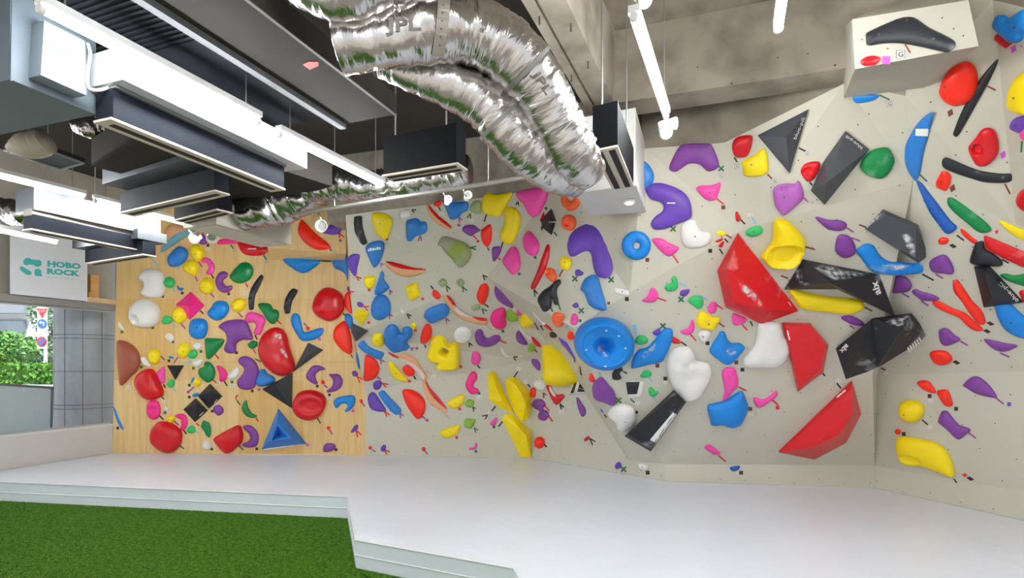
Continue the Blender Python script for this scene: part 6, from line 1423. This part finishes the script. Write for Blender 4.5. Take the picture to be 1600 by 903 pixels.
def sheet(polys, fine=1.0):
    """triangulated filled outline: points, faces, ring sizes, boundary distance"""
    xs = [p[0] for p in polys[0]]; ys = [p[1] for p in polys[0]]
    ext = max(max(xs) - min(xs), max(ys) - min(ys)); per = sum(math.dist(a, b) for a, b in zip(polys[0], polys[0][1:] + polys[0][:1]))
    ar = abs(sum(a[0] * b[1] - b[0] * a[1] for a, b in zip(polys[0], polys[0][1:] + polys[0][:1]))) / 2
    s = max(math.sqrt(ar) / 11, per / 70) / fine
    rs = [resample(list(p), s) for p in polys]
    pts, ed = [], []
    for r in rs:
        b = len(pts); pts += [Vector(p) for p in r]; ed += [(b + i, b + (i + 1) % len(r)) for i in range(len(r))]
    nb = len(pts)
    j = 0; y = min(ys)
    while y < max(ys):
        x = min(xs) + (s / 2 if j % 2 else 0)
        while x < max(xs):
            if inpoly(x, y, rs) and bdist(x, y, rs) > s * .45: pts.append(Vector((x, y)))
            x += s
        y += s * .866; j += 1
    o = geometry.delaunay_2d_cdt(pts, ed, [], 0, s * 1e-3)
    V2 = [(v.x, v.y) for v in o[0]]
    fs = [tuple(f) for f in o[2] if inpoly(sum(V2[i][0] for i in f) / len(f), sum(V2[i][1] for i in f) / len(f), rs)]
    used = sorted({i for f in fs for i in f}); mp = {u: k for k, u in enumerate(used)}
    V2 = [V2[u] for u in used]; fs = [tuple(mp[i] for i in f) for f in fs]
    # boundary loops from edges used once
    ec = {}
    for f in fs:
        for a, b in zip(f, f[1:] + f[:1]): ec[(a, b)] = ec.get((a, b), 0) + 1
    be = [(a, b) for (a, b) in ec if (b, a) not in ec]
    bnd = {a for a, b in be}
    D = [0.0 if i in bnd else bdist(V2[i][0], V2[i][1], rs) for i in range(len(V2))]
    return V2, fs, be, bnd, D
def relax(hh, fs, bnd, it=3):
    nb = [set() for _ in hh]
    for f in fs:
        for a, b in zip(f, f[1:] + f[:1]): nb[a].add(b); nb[b].add(a)
    for _ in range(it):
        hh = [h if i in bnd or not nb[i] else .5 * h + .5 * sum(hh[j] for j in nb[i]) / len(nb[i]) for i, h in enumerate(hh)]
    return hh
def bvh_of(vs, fs): return BVHTree.FromPolygons([Vector(v) for v in vs], fs)
def surf(bv_, px, py, pl):
    d = ray(px, py).normalized()
    loc, n, i, ds = bv_.ray_cast(O, d)
    if loc is None: return onp(px, py, pl), pl[0]
    if n.dot(O - loc) < 0: n = -n
    return loc, n

class H: pass
cur = None; ox = oy = 0.0
ALL = []
def px_(a): return [(ox + float(p.split(',')[0]) * .15, oy + float(p.split(',')[1]) * .15) for p in a.split()]
def pt_(x, y): return ox + float(x) * .15, oy + float(y) * .15
def whit(px, py, onbox=False):
    if onbox:
        d = ray(px, py).normalized(); loc, n, i, ds = BVB.ray_cast(O, d)
        if loc is not None:
            if n.dot(O - loc) < 0: n = -n
            return loc, n
    return hit(px, py)
def bolt(parent, bv_, pl, x, y, big=False):
    loc, n = surf(bv_, x, y, pl)
    r = .013 if big else .0075
    a = n.orthogonal().normalized(); b = n.cross(a); k = 4 if big else 6
    ring_ = [loc - n * .004 + (a * math.cos(2 * PI * i / k) + b * math.sin(2 * PI * i / k)) * r for i in range(k)]
    obj('bolt_hole' if big else 'bolt', *prism(ring_, n * .0065), HOLE if big else BOLT, parent=parent)
def draped(name, poly, m, parent, bv_, pl, dome, smooth=True, lift=.0022):
    V2, fs, be, bnd, D = sheet([poly])
    dm = max(D) or 1
    out = []
    for (x, y), d in zip(V2, D):
        loc, n = surf(bv_, x, y, pl); dep = loc.y
        t = d / dm; h = dome * dm * dep / F * math.sqrt(max(0, 1 - (1 - t) ** 2))
        out.append(loc + n * (lift + h))
    return obj(name, out, fs, m, parent=parent, smooth=smooth)
def marks(parent, bv_, pl, x1, y1, x2, y2, hpx, txt):
    """small white print; the words too small to read in the photo are plain dashes"""
    dx, dy = x2 - x1, y2 - y1; L = math.hypot(dx, dy); ux, uy = dx / L, dy / L; nx, ny = uy, -ux
    cx, cy = (x1 + x2) / 2, (y1 + y2) / 2
    P_ = lambda u, v: (lambda q: q[0] + q[1] * .0025)(surf(bv_, cx + ux * u + nx * v, cy + uy * u + ny * v, pl))
    V_, F_ = [], []
    if txt in ('aix', 'blue-pill', 'G', '1-1', 'S'):
        vs, fs = text_geo(txt, .03 if txt == 'aix' else .0)
        V_ = [P_(x * L, y * hpx) for x, y in vs]; F_ = fs
    elif txt == 'IIIII':
        for k in range(6):
            u = -L / 2 + L * (k + .2) / 6
            b0 = len(V_); V_ += [P_(u, -hpx / 2), P_(u + L * .09, -hpx / 2), P_(u + L * .09 + 2, hpx / 2), P_(u + 2, hpx / 2)]; F_.append((b0, b0 + 1, b0 + 2, b0 + 3))
    else:
        u = -L / 2; k = 0
        while u < L / 2 - .8:
            wd2 = min(L * (.10 + .05 * ((k * 7) % 3)), L / 2 - u); b0 = len(V_); vv = hpx * (.35 + .12 * ((k * 5) % 3))
            V_ += [P_(u, -hpx * .4), P_(u + wd2, -hpx * .4), P_(u + wd2, vv), P_(u, vv * .9)]; F_.append((b0, b0 + 1, b0 + 2, b0 + 3)); u += wd2 + L * .035; k += 1
    obj('lettering' if txt in ('aix', 'blue-pill') else 'printed_mark', V_, F_, MARKW, parent=parent)
def quad_on(pts, lift, onbox=False):
    q = [whit(x, y, onbox) for x, y in pts]
    n = q[0][1]
    c = whit(sum(p[0] for p in pts) / len(pts), sum(p[1] for p in pts) / len(pts), onbox)
    pl = (c[1], c[0] + c[1] * lift)
    return [onp(x, y, pl) for x, y in pts], c[1]
def strip_poly(x1, y1, x2, y2, w):
    dx, dy = x2 - x1, y2 - y1; L = math.hypot(dx, dy) or 1; nx, ny = -dy / L * w / 2, dx / L * w / 2
    return [(x1 + nx, y1 + ny), (x2 + nx, y2 + ny), (x2 - nx, y2 - ny), (x1 - nx, y1 - ny)]
nth = {}
def tape(kind, code, polys, label, onbox=False):
    th = .0012; vs, fs = [], []
    for i, pl_ in enumerate(polys):
        q, n = quad_on(pl_, .0012 + .0012 * i, onbox)
        vs, fs = merge((vs, fs), prism(q, n * .0009))
    nm = TAPE[code][0]
    tx = f'{nm} tape {kind} by the {label}'
    nth[tx] = nth.get(tx, 0) + 1
    if nth[tx] > 1: tx = f'{["second", "third"][nth[tx] - 2]} ' + tx
    o = obj('tape_marker', vs, fs, tcol(code))
    tag(o, tx, 'tape marker', 'tape markers on the climbing wall')
    return o
def paper(txt, x, y, label, onbox=False):
    if not txt: return
    w, h = (4.6, 4.6) if txt in ('G', 'S') else (7.0, 4.4)
    if onbox: w, h = 14, 13
    elif x > 1370 and txt == 'G' : w, h = 8.5, 9
    elif txt == 'G' and y < 300: w, h = 6.5, 7
    pts = [(x - w / 2, y - h / 2), (x + w / 2, y - h / 2), (x + w / 2, y + h / 2), (x - w / 2, y + h / 2)]
    q, n = quad_on(pts, .0015, onbox)
    o = obj('paper_tag', *prism(q, n * .0006), PAPER)
    tag(o, f'paper tag {txt} by the {label}', 'paper tag', 'paper tags on the climbing wall')
    c = sum(q, Vector()) / 4
    vs, fs = text_geo(txt, .03)
    xv, yv = (q[1] - q[0]) * .62, (q[0] - q[3]) * .62
    obj('lettering', [c + n * .0014 + xv * a + yv * b for a, b in vs], fs, INK, parent=o)
    if txt == 'G':
        bd_ = []
        for i in range(4):
            a, b = q[i], q[(i + 1) % 4]
            bd_.append([a.lerp(c, .02) + n * .0012, b.lerp(c, .02) + n * .0012, b.lerp(c, .16) + n * .0012, a.lerp(c, .16) + n * .0012])
        obj('tag_border', *merge(*[(e, [(0, 1, 2, 3)]) for e in bd_]), INK, parent=o)

def mk_inflate(polys_px, k, flat, bumps, grad, loc, n, fine=1.0, cups=()):
    ax = n.cross(Vector((0, 0, 1))); ax = ax.normalized() if ax.length > 1e-3 else Vector((1, 0, 0)); ay = ax.cross(n).normalized()
    def build(off):
        pl = (n, loc + n * off); to2 = lambda p: ((p - loc).dot(ax), (p - loc).dot(ay))
        return [[to2(onp(x, y, pl)) for x, y in P_] for P_ in polys_px], pl
    p2, pl = build(0.0)
    V2, fs, be, bnd, D = sheet(p2, fine); dm = max(D) or .01
    Hh = flat if flat else min(k * dm, .30)
    off = Hh * (.45 if flat else .30)
    p2, pl = build(off)
    V2, fs, be, bnd, D = sheet(p2, fine); dm = max(D) or .01
    hh = []
    for d in D:
        t = d / dm
        hh.append(min(1, t / .22) ** .5 if flat else math.sqrt(max(0, 1 - (1 - t) ** 2)))
    hh = relax(hh, fs, bnd, 1 if flat else 4)
    mx = max(hh) or 1; hh = [h / mx for h in hh]
    if grad:
        gx, gy, ga_ = grad; L = max(max(abs(v[0]) for v in V2), max(abs(v[1]) for v in V2))
        c0 = sum(v[0] for v in V2) / len(V2), sum(v[1] for v in V2) / len(V2)
        hh = [h * max(.25, 1 + ga_ * ((v[0] - c0[0]) * gx - (v[1] - c0[1]) * gy) / L) for h, v in zip(hh, V2)]
    for bx, by, br, dh in bumps:
        q = onp(bx, by, pl); bu, bv2 = (q - loc).dot(ax), (q - loc).dot(ay); r = br * q.y / F
        hh = [h if i in bnd else max(-.25, h + dh * math.exp(-((v[0] - bu) ** 2 + (v[1] - bv2) ** 2) / (r * r) * 1.2) * min(1, h * 2)) for i, (h, v) in enumerate(zip(hh, V2))]
    for bx, by, rx, ry, dp in cups:               # scooped-out bowls with a clear rim
        q = onp(bx, by, pl); bu, bv2 = (q - loc).dot(ax), (q - loc).dot(ay); sc = q.y / F
        for i, v in enumerate(V2):
            e = math.hypot((v[0] - bu) / (rx * sc), (v[1] - bv2) / (ry * sc))
            if e < 1 and i not in bnd: hh[i] = max(-.3, hh[i] - dp * min(1, (1 - e) / .45) ** .7)
    P3 = [loc + ax * u + ay * v + n * (off + (Hh - off) * h) for (u, v), h in zip(V2, hh)]
    N = len(P3); cu = sum(v[0] for v in V2) / N, sum(v[1] for v in V2) / N
    bi = sorted(bnd); mp = {b: N + i for i, b in enumerate(bi)}
    P3 += [loc + ax * (cu[0] + (V2[b][0] - cu[0]) * .985) + ay * (cu[1] + (V2[b][1] - cu[1]) * .985) + n * .002 for b in bi]
    fs = list(fs) + [(a, mp[a], mp[b], b) for a, b in be]
    # back
    M2 = len(P3)
    nxt = dict(be); seen = set()
    for st_ in list(nxt):
        if st_ in seen: continue
        lp = []; v = st_
        while v not in seen and v in nxt: seen.add(v); lp.append(mp[v]); v = nxt[v]
        if len(polys_px) == 1 and len(lp) > 2: fs.append(tuple(lp))
    return P3, fs, pl, Hh

def finish(h):
    """bolts, print, tape and tags of one hold"""
    for e in h.ex:
        k = e[0]; a = e[2:].split(',') if len(e) > 1 and e[1] == ':' else []
        if k in 'oO' and a: bolt(h.o, h.bv, h.pl, *pt_(*a), big=(k == 'O'))
        elif k == 'L' and a:
            x, y = pt_(a[1], a[2]); w = float(a[3]) * .15
            marks(h.o, h.bv, h.pl, x - w / 2, y, x + w / 2, y - (3 if 'writing' in h.label else 0), float(a[4]) * .09, a[0])
        elif k == 'T' and a:
            p, q = pt_(a[1], a[2]), pt_(a[3], a[4]); L = math.dist(p, q)
            marks(h.o, h.bv, h.pl, *p, *q, L * {'aix': .5, 'blue-pill': .19, 'IIIII': .3}.get(a[0], .16), a[0])
        elif k == 's' and a: tape('strip', a[0], [strip_poly(*pt_(a[1], a[2]), *pt_(a[3], a[4]), 2.6 if ox > 1000 and a[0] in 'rpkm' else 2.3)], h.label, h.box)
        elif k == 'q' and a and a[0] in TAPE:
            x, y = pt_(a[1], a[2]); r = 6.2 if h.box else 2.1 + (.9 if ox > 900 else 0) + (2.6 if ox >= 1360 and y < 300 else 0)
            pts = [(x - r, y - r), (x + r, y - r), (x + r, y + r), (x - r, y + r)]
            if ox >= 1360 and not h.box and y < 420: pts = [(x - r * .8, y - r * .3), (x + r * .5, y - r * 1.2), (x + r * .8, y + r * .4), (x - r * .4, y + r * 1.2)]
            tape('square', a[0], [pts], h.label, h.box)
        elif k == 'Q' and a:
            x, y = pt_(a[1], a[2]); tape('square', a[0], [[(x - 6.3, y - 1.2), (x - .8, y - 3.6), (x + 6.3, y + 1), (x + .8, y + 3.6)]], h.label)
        elif k == 'x' and a:
            x, y = pt_(a[1], a[2]); r = 4.0
            tape('cross', a[0], [strip_poly(x - r, y - r, x + r, y + r, 2.6), strip_poly(x - r, y + r, x + r, y - r, 2.6)], h.label)
        elif k == 'v' and a:
            p0, p1, p2 = pt_(a[1], a[2]), pt_(a[3], a[4]), pt_(a[5], a[6])
            tape('V', a[0], [strip_poly(*p0, *p1, 2.0), strip_poly(*p0, *p2, 2.0)], h.label)
        elif k == 't' and a: paper(a[0], *pt_(a[1], a[2]), h.label, h.box)

def build_line(ln):
    global ox, oy, cur
    if not ln.strip(): return
    if ln[0] == '@': ox, oy = (float(v) for v in ln[1:].split(',')); return
    f = ln.split('|'); label, col, kk, out = f[0], f[1], f[2], f[3]; ex = (f[4] if len(f) > 4 else '')
    # extras are separated by blanks; tape and bolt codes never contain blanks
    ex = ex.split()
    if label[0] == '~':
        h = H(); h.label = 'ridge ' + label[1:]; h.ex = ex; h.box = False; h.o = None; h.bv = BV; h.pl = None
        finish(h); return
    if label[0] == '+':
        poly = px_(out)
        if col == 'c':
            V2, fs, be, bnd, D = sheet([crom(poly, 4)], 1.3); dm = max(D) or 1
            o = obj(label[1:], [(lambda q: q[0] + q[1] * .0016)(surf(cur.bv, x, y, cur.pl)) for x, y in V2], fs, CHM, parent=cur.o, smooth=True)
            at2 = o.data.attributes.new('fade', 'FLOAT', 'POINT')
            for i, d in enumerate(D): at2.data[i].value = float(kk) * min(1, d / dm / .6)
            return
        poly = poly if kk.startswith('f') else crom(poly, 4)
        m = hcol(col)
        o = draped(label[1:], poly, m, cur.o, cur.bv, cur.pl, 0 if kk.startswith('f') else float(kk) * .4, smooth=not kk.startswith('f'), lift=.003)
        return
    h = H(); h.label = label; h.ex = ex; h.box = 'K' in ex; cur = h
    chalk = 'z' in ex; m = hcol(col, chalk, 'y' in ex)
    vol = kk in ('v', 'y', 'x', 'D'); cat = 'climbing volume' if vol or 'volume' in label else 'climbing hold'
    nm = cat.replace(' ', '_')
    if kk in ('D', 'R'):
        c, *rest = out.split(); cx, cy = pt_(*c.split(','))
        if kk == 'D': cx, cy, rx, ry = 943, 537, 46, 42.5
        else: rx = ry = float(rest[0]) * .15
    else:
        segs = [px_(s) for s in out.split(';')]; cx = sum(p[0] for p in segs[0]) / len(segs[0]); cy = sum(p[1] for p in segs[0]) / len(segs[0])
    loc, n = whit(min(cx, 1700), cy, h.box)
    for e in ex:
        if e.startswith('F:'):
            a = [float(v) for v in e[2:].split(',')]; l2, n = whit(*a); loc = onp(cx, cy, (n, l2))
    vw = (O - loc).normalized(); c_ = n.dot(vw)
    if c_ < .5:                                   # seat holds on steeply turned facets as on a wedge, facing the room
        t_ = (n - vw * c_).normalized(); n = (t_ * math.sqrt(1 - .25) + vw * .5).normalized()
    h.pl = (n, loc)
    if kk == 'v':
        aps = []
        for e in ex:
            if e.startswith('a:'):
                a = e[2:].split(','); x, y = pt_(a[0], a[1]); hh = float(a[2]); aps.append(onp(x, y, (n, loc + n * hh)))
        base_ = [onp(x, y, (n, loc + n * .002)) for x, y in segs[0]]
        lip = [p + n * .018 for p in base_]
        if len(aps) == 1:
            N = len(base_); vs = base_ + lip + [aps[0]]
            fs = [tuple(range(N))[::-1]] + [(i, (i + 1) % N, N + (i + 1) % N, N + i) for i in range(N)] + [(N + i, N + (i + 1) % N, 2 * N) for i in range(N)]
        else:
            bm = bmesh.new()
            for p in base_ + lip + aps: bm.verts.new(p)
            r = bmesh.ops.convex_hull(bm, input=bm.verts)
            bmesh.ops.delete(bm, geom=[v for v in bm.verts if not v.link_faces], context='VERTS')
            bmesh.ops.dissolve_limit(bm, angle_limit=.02, verts=bm.verts, edges=bm.edges)
            bm.verts.index_update(); vs = [v.co.copy() for v in bm.verts]; fs = [tuple(v.index for v in f_.verts) for f_ in bm.faces]; bm.free()
        h.o = obj(nm, vs, fs, m, loc=loc)
    elif kk == 'y':
        base_ = [onp(x, y, (n, loc + n * .002)) for x, y in segs[0]]; up1 = lambda x, y, q: onp(*pt_(x, y), (n, loc + n * q))
        # two four-sided pyramids that meet in a valley
        m0, m1 = onp(1363, 497.5, (n, loc + n * .10)), onp(1371, 573, (n, loc + n * .10))
        A1, A2 = onp(1341, 547, (n, loc + n * .20)), onp(1409, 515, (n, loc + n * .24))
        b = base_; vs = b + [A1, A2, m0, m1]
        fs = [(0, 6, 8), (5, 6, 0), (4, 6, 5), (6, 9, 8), (4, 9, 6), (1, 7, 2), (2, 7, 3), (3, 7, 4), (8, 9, 7), (9, 4, 7), (8, 7, 1), (0, 8, 1), tuple(range(6))[::-1]]
        h.o = obj(nm, vs, fs, hcol(col, True), loc=loc)
    elif kk == 'x':
        P0 = [onp(x, y, (n, loc + n * .002)) for x, y in segs[0]]; q = lambda x, y, z: onp(*pt_(x, y), (n, loc + n * z))
        rim = [q(488, 470, .20), q(640, 628, .20), q(400, 668, .20)]; inn = [q(490, 500, .19), q(598, 616, .19), q(430, 656, .19)]; dp = q(505, 592, .03)
        vs = P0 + rim + inn + [dp]
        fs = [(0, 1, 2)[::-1]] + [(i, (i + 1) % 3, 3 + (i + 1) % 3, 3 + i) for i in range(3)] + [(3 + i, 3 + (i + 1) % 3, 6 + (i + 1) % 3, 6 + i) for i in range(3)] + [(6 + i, 6 + (i + 1) % 3, 9) for i in range(3)]
        h.o = obj(nm, vs, fs, m, loc=loc)
        obj('base_strip', *prism([onp(*pt_(x, y), (n, loc + n * .004)) for x, y in ((335, 752), (360, 738), (760, 690), (775, 694), (690, 704), (400, 745))], n * .02), hcol('w'), parent=h.o)
    elif kk == 'D':
        # lathe: wide base, rounded shoulder, flat face with a conical hollow
        q0 = onp(cx, cy, h.pl); r0 = .0
        ax = n.cross(Vector((0, 0, 1))).normalized(); ay = ax.cross(n).normalized()
        Hd = .26; cc_ = onp(945.5, 542, (n, loc + n * Hd)); cb = q0
        R = rx * q0.y / F * 1.0
        prof = [(1.0, .0), (1.03, .15), (1.02, .40), (.97, .68), (.90, .88), (.83, .97), (.80, 1.0), (.775, .975), (.74, .93), (.42, .86), (.36, .80), (.22, .45), (.12, .28), (.0, .22)]
        NS_ = 48; vs, fs = [], []
        for rr, hh in prof:
            c = cb.lerp(cc_ - n * Hd, hh) if False else cb + (cc_ - n * Hd - cb) * hh
            for k in range(NS_):
                w_ = 2 * PI * k / NS_; vs.append(c + (ax * math.cos(w_) + ay * math.sin(w_) * (ry / rx) ** .0) * R * rr * (1 - .06 * hh) + n * (Hd * hh + .002))
        for i in range(len(prof) - 1):
            for k in range(NS_): fs.append((i * NS_ + k, i * NS_ + (k + 1) % NS_, (i + 1) * NS_ + (k + 1) % NS_, (i + 1) * NS_ + k))
        fs.append(tuple(range(NS_)))
        h.o = obj(nm, vs, fs, m, loc=loc, smooth=True, angle=35)
        bq = bvh_of(vs, fs); h.bv = bq
        for x, y in ((947.5, 516.5), (967, 525), (977.5, 544), (946, 572.5), (916, 546.5)):
            l2, n2 = surf(bq, x, y, h.pl); a_ = n2.orthogonal().normalized(); b_ = n2.cross(a_)
            obj('bolt', *prism([l2 - n2 * .003 + (a_ * math.cos(2 * PI * i / 8) + b_ * math.sin(2 * PI * i / 8)) * .011 for i in range(8)], n2 * .006), mat('bolt_bright', 'c9d6e4', rough=.4), parent=h.o)
    else:
        if kk == 'R':
            ri = float(out.split()[2]) * .15
            polys = [[(cx + rx * math.cos(t * PI / 18), cy + rx * math.sin(t * PI / 18)) for t in range(36)], [(cx + ri * math.cos(t * PI / 8), cy + ri * math.sin(t * PI / 8)) for t in range(16)]]
            flat, k = 0, .75
        else:
            flat = float(kk[1:]) if kk[0] == 'f' else 0; crn = kk.endswith('c'); k = 1 if flat else float(kk.rstrip('c'))
            polys = [cornered(cornered(segs[0], .09), .3) if crn or flat else crom(segs[0])] + [crom(s) for s in segs[1:]]
        bumps = []; grad = None; cups = []
        for e in ex:
            if e.startswith('b:'):
                a = [float(v) for v in e[2:].split(',')]; bumps.append((*pt_(a[0], a[1]), a[2] * .15, a[3]))
            if e.startswith('c:'):
                a = [float(v) for v in e[2:].split(',')]; cups.append((*pt_(a[0], a[1]), a[2] * .15, a[3] * .15, a[4]))
            if e.startswith('g:'): grad = [float(v) for v in e[2:].split(',')]
        area = (max(p[0] for p in polys[0]) - min(p[0] for p in polys[0])) * (max(p[1] for p in polys[0]) - min(p[1] for p in polys[0]))
        vs, fs, h.pl, Hh = mk_inflate(polys, k, flat, bumps, grad, loc, n, (1.5 if area > 2500 else .75 if area < 130 else 1.0) * (2.0 if cups else 1.6 if bumps else 1), cups)
        h.o = obj(nm, vs, fs, m, loc=loc, smooth=True, angle=50 if flat or kk.endswith('c') else 75)
    h.vs = [v.co + h.o.location for v in h.o.data.vertices]; h.bv = bvh_of(h.vs, [tuple(p.vertices) for p in h.o.data.polygons])
    tag(h.o, label, cat, 'climbing volumes on the wall' if cat.endswith('volume') else 'climbing holds on the wall')
    ALL.append((h, ox, oy))
    finish(h)
for ln in HOLDS.strip().split('\n'): build_line(ln)
